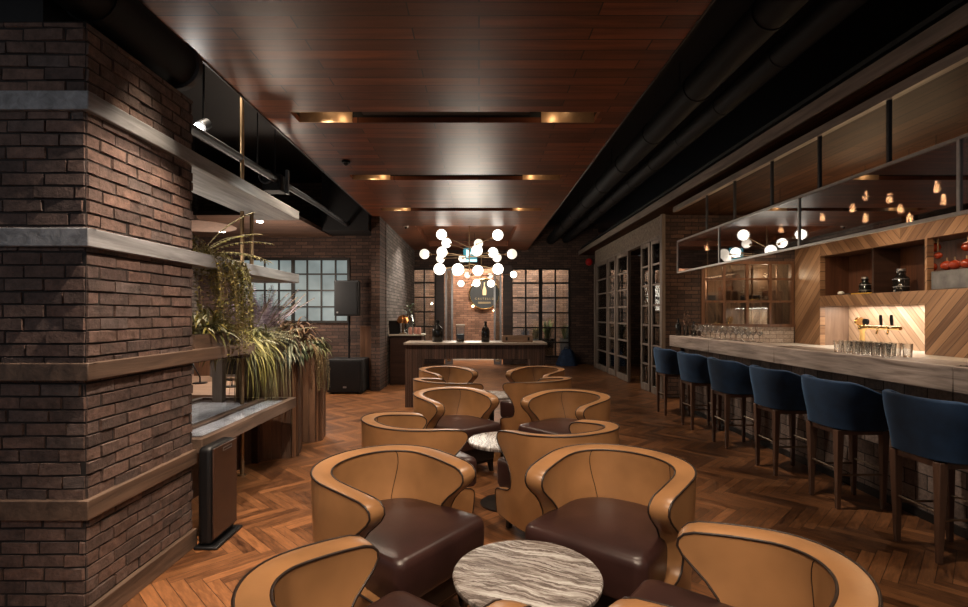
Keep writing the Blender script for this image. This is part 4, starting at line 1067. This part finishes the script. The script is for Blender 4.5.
# plants
def blades(mb, base, n, L, spread, droop, w, up=1.0, segs=6, dirbias=None):
    for i in range(n):
        a = random.uniform(0, 2 * PI); q = random.uniform(.15, 1)
        d = Vector((math.cos(a) * q * spread, math.sin(a) * q * spread, up * random.uniform(.6, 1)))
        if dirbias: d += Vector(dirbias) * random.uniform(.3, 1)
        d.normalize(); l = L * random.uniform(.6, 1.1)
        p = Vector(base[0]) + Vector((random.uniform(-1, 1) * base[1][0], random.uniform(-1, 1) * base[1][1], random.uniform(-1, 1) * base[1][2])) if isinstance(base[0], (tuple, list)) else Vector(base)
        st = l / segs; pts = []
        sd = d.cross(Vector((0, 0, 1))); sd = sd.normalized() if sd.length > .01 else Vector((1, 0, 0))
        for k in range(segs + 1):
            ww = w * (math.sin(PI * min((k + .35) / (segs + .35), 1)) ** .7)
            pts.append([p - sd * ww / 2, p + Vector((0, 0, -ww * .18)), p + sd * ww / 2])
            d = (d + Vector((0, 0, -droop * st / max(l, .01) * 2.2))).normalized(); p = p + d * st
        mb.grid(pts)
def frond(mb, st, base, d, L, droop, leaf, n=16):
    p = Vector(base); d = Vector(d).normalized(); pts = [p.copy()]
    for k in range(n):
        d = (d + Vector((0, 0, -droop / n))).normalized(); p = p + d * (L / n); pts.append(p.copy())
        s = d.cross(Vector((0, 0, 1))); s = s.normalized() if s.length > .01 else Vector((1, 0, 0))
        ll = leaf * math.sin(PI * (k + 1.5) / (n + 2)) ** .6
        for sg in (-1, 1):
            tip = p + s * sg * ll + d * ll * .5 + Vector((0, 0, -ll * .25)); wv = d * ll * .16
            mb.add([p - wv * .3, p + (tip - p) * .5 + wv, tip, p + (tip - p) * .5 - wv], [(0, 1, 2, 3)])
    st.tube(pts, .003, 5)
def vine(mb, st, p, n, L, out, leaf, jitter=.02):
    for i in range(n):
        q = Vector(p[0]) + Vector((random.uniform(-1, 1) * p[1][0], random.uniform(-1, 1) * p[1][1], random.uniform(-1, 1) * p[1][2]))
        d = Vector((out[0] + random.uniform(-.3, .3), out[1] + random.uniform(-.3, .3), out[2])); l = L * random.uniform(.55, 1.05); pts = [q.copy()]; m = int(l / .025)
        for k in range(m):
            d = d.lerp(Vector((random.uniform(-.15, .15), random.uniform(-.15, .15), -1)), .16); q = q + d.normalized() * .025; pts.append(q.copy())
            for _ in range(2):
                e = Vector((random.gauss(0, 1), random.gauss(0, 1), random.gauss(-.5, .7))).normalized() * leaf * random.uniform(.6, 1.2)
                s = e.cross(Vector((random.random(), random.random(), 1))).normalized() * leaf * .2
                mb.add([q, q + e * .5 + s, q + e, q + e * .5 - s], [(0, 1, 2, 3)])
        st.tube(pts, .0016, 4)
yg = leafmat('yellow_green_leaf', (.08, .08, .018), (.36, .30, .07))
mg = leafmat('muted_green_leaf', (.045, .06, .02), (.20, .21, .08))
dg = leafmat('dark_green_leaf', (.010, .02, .010), (.05, .07, .03))
pg = leafmat('pale_green_leaf', (.22, .23, .14), (.60, .60, .42))
purp = leafmat('mauve_leaf', (.30, .22, .31), (.68, .56, .68))
yg2 = leafmat('straw_green_leaf', (.10, .10, .03), (.43, .38, .15))
rust = leafmat('rust_leaf', (.05, .022, .012), (.26, .14, .06))
strw = leafmat('straw_leaf', (.10, .075, .032), (.33, .25, .12))
def plant(name, lab, fn, mat, seed, cat='plant'):
    random.seed(seed); t = thing(name, lab, cat, (0, 0, 0)); lf = MB(); st = MB()
    fn(lf, st); obj('leaves', lf, mat, t, merge=False, smooth=60)
    if st.v: obj('stems', st, strw, t, merge=False)
    # put the empty at the plant's own base
    c = Vector((sum(v[0] for v in lf.v) / len(lf.v), sum(v[1] for v in lf.v) / len(lf.v), min(v[2] for v in lf.v)))
    t.location = c
    for ch in children(t): ch.location = -c
    return t
def f_vine(l, s):
    vine(l, s, ((-1.88, 3.42, 1.85), (.08, .14, .02)), 36, .5, (.5, .22, .25), .032)
    vine(l, s, ((-1.73, 3.58, 1.79), (.02, .13, .03)), 38, .66, (.22, .1, .0), .03)
    vine(l, s, ((-1.92, 3.30, 1.93), (.05, .08, .06)), 16, .26, (.5, .5, .1), .026)
plant('trailing_vine', 'thick yellow-green vine trailing over the middle grey shelf down towards the lower shelf', f_vine, yg, 31)
def f_fern(l, s):
    for d in ((.6, .3, .55), (.45, .5, .75), (.7, .05, .3), (.4, .3, .95), (.2, .6, .7), (.55, .6, .4)): frond(l, s, (-1.98, 3.6, 1.82), d, .52, .9, .055)
plant('fern', 'feathery yellow fern rising from the middle grey shelf against the upper shelf', f_fern, yg, 32)
def f_a(l, s): blades(l, ((-1.90, 3.52, 1.28), (.08, .12, .02)), 90, .27, .6, .9, .022)
plant('grass_plant', 'bushy pale green plant on the lower shelf beside the brick pier', f_a, pg, 33)
def f_b(l, s): blades(l, ((-1.92, 3.6, 1.29), (.10, .2, .02)), 110, .36, .8, 1.0, .02)
plant('grass_plant', 'yellow-green grassy plant on the lower shelf under the trailing vine', f_b, yg, 34)
def f_c(l, s):
    for i in range(34):
        a = random.uniform(0, 2 * PI); frond(l, s, (-2.08 + random.uniform(-.12, .12), 4.75 + random.uniform(-.15, .15), 1.2), (math.cos(a) * .5 + .2, math.sin(a) * .5, random.uniform(.7, 1.2)), random.uniform(.36, .62), .4, .05, 26)
plant('heather', 'mauve feathery sprays standing up before the frosted window', f_c, purp, 35)
def f_d(l, s): blades(l, ((-1.96, 5.16, 1.2), (.18, .16, .10)), 420, .26, 1.0, 1.1, .022)
plant('leafy_plant', 'rust brown leafy plant heaped on the broad planter', f_d, rust, 36)
def f_e(l, s): blades(l, ((-1.98, 5.0, 1.10), (.16, .08, .07)), 300, .24, 1.0, 1.3, .016, dirbias=(.3, -.5, 0))
plant('leafy_plant', 'cream tipped pale plant at the front of the broad planter', f_e, pg, 37)
def f_f(l, s): blades(l, ((-2.0, 5.06, 1.06), (.2, .12, .05)), 300, .26, 1.0, 1.5, .018, dirbias=(.2, -.5, 0))
plant('leafy_plant', 'dark green leafy plant low on the broad planter', f_f, dg, 38)
def f_g(l, s): blades(l, ((-2.06, 4.96, 1.08), (.22, .05, .05)), 95, .80, .25, 2.8, .006, up=.4, segs=10, dirbias=(.1, -.5, 0))
plant('hanging_grass', 'long straw coloured grass hanging down the planter front to the display table', f_g, strw, 39)
def f_h(l, s): blades(l, ((-1.95, 5.84, 1.06), (.13, .13, .05)), 420, .22, 1.0, 1.3, .02)
plant('leafy_plant', 'dark green bushy plant on the narrower planter', f_h, mg, 40)
def f_i(l, s): vine(l, s, ((-1.84, 5.76, 1.06), (.05, .15, .03)), 26, .55, (.35, -.25, .1), .022)
plant('trailing_vine', 'olive vine hanging down the narrower planter side', f_i, strw, 41)
def f_j(l, s): blades(l, ((-1.97, 4.2, 1.17), (.12, .38, .06)), 520, .28, 1.0, 1.1, .016)
plant('leafy_plant', 'yellowish bushy foliage between the lower shelf and the broad planter', f_j, yg2, 42)
def f_k(l, s): blades(l, ((-1.82, 4.05, 1.14), (.06, .15, .04)), 45, .50, .4, 2.4, .006, up=.5, segs=9, dirbias=(.4, 0, 0))
plant('hanging_grass', 'fine yellow grass drooping from the end of the lower shelf', f_k, yg, 43)
def f_l(l, s):
    for i in range(60):
        a = random.uniform(0, 2 * PI); frond(l, s, (-1.95 + random.uniform(-.1, .12), 4.5 + random.uniform(-.3, .45), 1.2), (math.cos(a) * .7 + .1, math.sin(a) * .7, random.uniform(.3, 1.0)), random.uniform(.18, .34), 1.0, .035, 14)
plant('fern', 'cream and olive ferny plant spilling over the plant bed before the broad planter', f_l, pg, 44)
# shelf holding up the olive foliage
o = obj('plant_bed', bx(-2.2, -1.84, 3.96, 4.98, 1.08, 1.16), darkwood, bevel=.004); tag(o, 'dark timber plant bed between the lower shelf and the broad planter', 'plant bed')
o = obj('bed_post', bx(-2.17, -2.11, 4.86, 4.92, 0, 1.079), darkwood); tag(o, 'dark timber post holding up the plant bed', 'post')

# plants beyond the far window
for k, (px, h_, m, lab) in enumerate(((525, .55, rust, 'small rust coloured plant behind the far window, closest to the portal'), (536, .5, strw, 'straw yellow plant behind the far window, second from the portal'), (547.5, .75, mg, 'large green bush behind the far window, in its middle'), (566, .6, mg, 'green plant behind the far window at its outer edge'))):
    x = (px - CXP) * 15.2 / F
    t = thing('potted_plant', lab, 'plant', (x, 15.2, 0), 0, 'plants behind the far window')
    obj('pot', MB().lathe([(.16, 0), (.2, .7), (.18, .7), (.17, .6), (.001, .6)], (0, 0, 0), 20), [iron, steel, iron, steel][k], t)
    random.seed(50 + k); lf = MB(); blades(lf, ((0, 0, .68), (.06, .06, .05)), 90, h_ * .75, .22, .45, .04); obj('leaves', lf, m, t, merge=False)
random.seed(60); lf = MB(); blades(lf, ((0, 0, .5), (.15, .3, .05)), 80, .5, .9, .9, .06)
t = thing('potted_plant', 'dim green plant in a dark pot inside the glazed doors opening', 'plant', (4.6, 13.2, 0)); obj('pot', MB().lathe([(.18, 0), (.22, .55), (.2, .55), (.001, .5)], (0, 0, 0), 20), iron, t); obj('leaves', lf, mg, t, merge=False)

# ------------------------------------------------------------------ light
def spot(name, loc, target, power, size=70, blend=.6, col=(1, .78, .55), r=.05):
    l = bpy.data.lights.new(name, 'SPOT'); l.energy = power; l.spot_size = math.radians(size); l.spot_blend = blend; l.color = col; l.shadow_soft_size = r
    o = bpy.data.objects.new(name, l); COL.objects.link(o); o.location = loc
    o.rotation_euler = (Vector(target) - Vector(loc)).to_track_quat('-Z', 'Y').to_euler(); return o
def point(name, loc, power, col=(1, .75, .5), r=.08):
    l = bpy.data.lights.new(name, 'POINT'); l.energy = power; l.color = col; l.shadow_soft_size = r
    o = bpy.data.objects.new(name, l); COL.objects.link(o); o.location = loc; return o
def area(name, loc, target, power, sx, sy, col=(1, .8, .6)):
    l = bpy.data.lights.new(name, 'AREA'); l.shape = 'RECTANGLE'; l.size = sx; l.size_y = sy; l.energy = power; l.color = col
    o = bpy.data.objects.new(name, l); COL.objects.link(o); o.location = loc
    o.rotation_euler = (Vector(target) - Vector(loc)).to_track_quat('-Z', 'Y').to_euler(); return o
WARM = (1, .80, .60)
for k, (a, b_) in enumerate(slots):
    ym_ = (a + b_) / 2
    for x in (-1.45, .84):
        if k == 0 and x < 0:
            spot('slot_spot', (x, ym_, PZ + .115), (x - .02, ym_, 0), 260, 46, .8, WARM, .02); continue
        spot('slot_spot', (x, ym_, PZ + .115), (x * (.75 if x < 0 else .3), ym_, 0), [250, 235, 190, 150][k] * (1 if x < 0 else .5), 100 if x < 0 else 80, .8, WARM, .04)
for a, b_ in slots[1:]:
    for x in (-1.45, .84): point('slot_glow', (x + (.13 if x < 0 else -.13), (a + b_) / 2, PZ + .07), .5, (1, .72, .45), .02)
spot('overhead_fill', (-.35, 1.0, PZ - .02), (-.2, 2.0, 0), 150, 85, .7, WARM, .05)  # unseen spots added as fill on the nearest chairs
spot('overhead_fill', (-.7, -.7, PZ - .02), (-.3, 2.3, .5), 270, 50, .7, WARM, .05)  # added behind the camera to brighten the chairs' inner backs
spot('overhead_fill', (.5, -.7, PZ - .02), (.4, 2.4, .5), 270, 50, .7, WARM, .05)
spot('overhead_fill', (.9, 1.0, PZ - .02), (.6, 2.2, 0), 50, 85, .7, WARM, .05)
# unseen fill spots added in the black service gaps beside the plank ceiling
for y in (2.4, 3.6, 4.8, 6.0, 7.2): spot('gap_fill', (1.6, y, 3.3), (2.95, y + .1, .8), 190, 32, .8, (1, .84, .70), .05)
for y in (9.2, 11.2): spot('gap_fill', (1.65, y, 3.5), (3.1, y, 1.5), 95, 60, .8, (1, .84, .70), .05)
for y in (3.4, 5.2): spot('gap_fill', (1.55, y, 3.5), (.3, y + .2, .4), 60, 65, .7, WARM, .05)
spot('gap_fill', (-2.25, 4.4, 3.6), (-1.2, 4.0, 0), 120, 75, .7, (1, .86, .7), .05)
spot('gap_fill', (-2.3, 6.6, 3.7), (-1.2, 6.4, 0), 120, 75, .7, (1, .86, .7), .05)
spot('pier_spot', (-.72, 2.15, PZ - .03), (-1.75, 2.75, .9), 230, 54, .5, (1, .80, .64), .02)
spot('overhead_fill', (-2.3, -1.0, 3.2), (-2.3, 2.2, 1.3), 40, 60, .8, (.95, .95, 1), .08)  # added cool fill for the front face of the pier
point('globe_glow', (-.21, 11.0, 2.05), 75, (1, .9, .75), .5)
# stage downlights; added fill on plants, shelf, stage and display table
spot('plant_fill', (-1.1, 3.7, 3.6), (-1.95, 4.4, 1.0), 420, 60, .6, (1, .9, .72), .05)  # unseen spot added to brighten the foliage
spot('plant_fill', (-1.2, 5.4, 3.6), (-2.0, 5.2, 1.0), 330, 55, .6, (1, .9, .72), .05)
point('shelf_fill', (-2.35, 4.0, 1.95), 7, (1, .85, .7), .06)  # added point that lights the underside of the upper shelf
point('stage_fill', (-3.3, 8.3, 1.9), 60, (1, .82, .66), .2)  # added point that lifts the stage ceiling and back wall
spot('plant_fill', (-.6, 2.7, PZ - .03), (-1.98, 4.6, 1.25), 260, 34, .6, (1, .92, .78), .05)  # extra fill added on the mauve sprays
spot('table_fill', (.6, 3.8, PZ - .03), (-1.9, 3.95, TZ), 330, 24, .6, (1, .92, .82), .05)  # unseen beam added to brighten the sheets under the table glass
spot('stage_spot', (-3.1, 8.3, 2.92), (-3.3, 8.3, 0), 150, 140, .6, (1, .86, .72), .05)
spot('stage_spot', (-4.1, 8.9, 2.92), (-4.1, 8.9, 0), 150, 140, .6, (1, .86, .72), .05)
point('shelf_spot', (at(196, 131, 4.3)[0], 4.25, at(196, 131, 4.3)[2] - .06), 3, (1, .95, .88), .03)
# bar: light under the niche shelf, over the counter, bulbs
area('niche_light', (BX + .25, 7.05, 1.545), (BX + .25, 7.05, 0), 16, .2, 1.7, (1, .93, .82))
area('niche_light', (BX + .3, 5.2, 2.32), (BX + .3, 5.2, 0), 1.6, .1, 1.6, (1, .6, .35))
spot('bar_spot', (4.2, 4.4, 2.98), (5.2, 4.9, .9), 80, 110, .7, (1, .8, .58), .05)
spot('bar_spot', (4.2, 6.2, 2.98), (5.2, 6.6, .9), 80, 110, .7, (1, .8, .58), .05)
spot('bar_spot', (4.2, 7.7, 2.98), (4.9, 8.3, .9), 80, 110, .7, (1, .8, .58), .05)
for y in (2.6, 4.0, 5.6, 6.6, 7.3): spot('counter_spot', (3.4, y, 2.98), (3.1, y, 1.1), 55, 45, .7, (1, .86, .7), .04)
point('cabinet_glow', (V0 + .05, BY + .3, 1.95), 8, (1, .65, .4), .04); point('cabinet_glow', (V1 - .3, BY + .3, 2.1), 5, (1, .7, .45), .04)
# portal and lobby
spot('portal_spot', (0, 15.1, 3.6), (0, 16, 1.6), 480, 120, .7, (1, .76, .55), .1)
spot('portal_spot', (1.8, 15.0, 3.6), (1.8, 16, 1.6), 420, 120, .7, (1, .85, .7), .1)
spot('portal_spot', (-1.6, 15.0, 3.6), (-1.6, 16, 1.6), 200, 120, .7, (1, .85, .7), .1)
point('lobby_glow', (4.8, 11.5, 2.6), 14, (1, .8, .6), .1)
spot('wall_wash', (-1.0, 12.0, PZ + .1), (-1.84, 11.6, 1.4), 110, 90, .7, (1, .92, .82), .06)
w = bpy.data.worlds.new('dim_room'); scene.world = w; w.use_nodes = True
w.node_tree.nodes['Background'].inputs[0].default_value = (.80, .82, .86, 1); w.node_tree.nodes['Background'].inputs[1].default_value = .14

# ------------------------------------------------------------------ camera
cam = bpy.data.cameras.new('camera'); co = bpy.data.objects.new('camera', cam); COL.objects.link(co)
co.location = (0, 0, H); co.rotation_euler = (PI / 2, 0, 0)
cam.sensor_width = 36; cam.lens = F / 968 * 36; cam.shift_x = (484 - CXP) / 968; cam.shift_y = (CYP - 303.5) / 968
cam.clip_start = .05; cam.clip_end = 100
scene.camera = co
scene.view_settings.view_transform = 'Standard'; scene.view_settings.look = 'None'
scene.view_settings.gamma = 1; scene.view_settings.use_curve_mapping = False
scene.view_settings.exposure = 0.24
scene.cycles.use_denoising = True
scene.cycles.max_bounces = 8; scene.cycles.transparent_max_bounces = 16
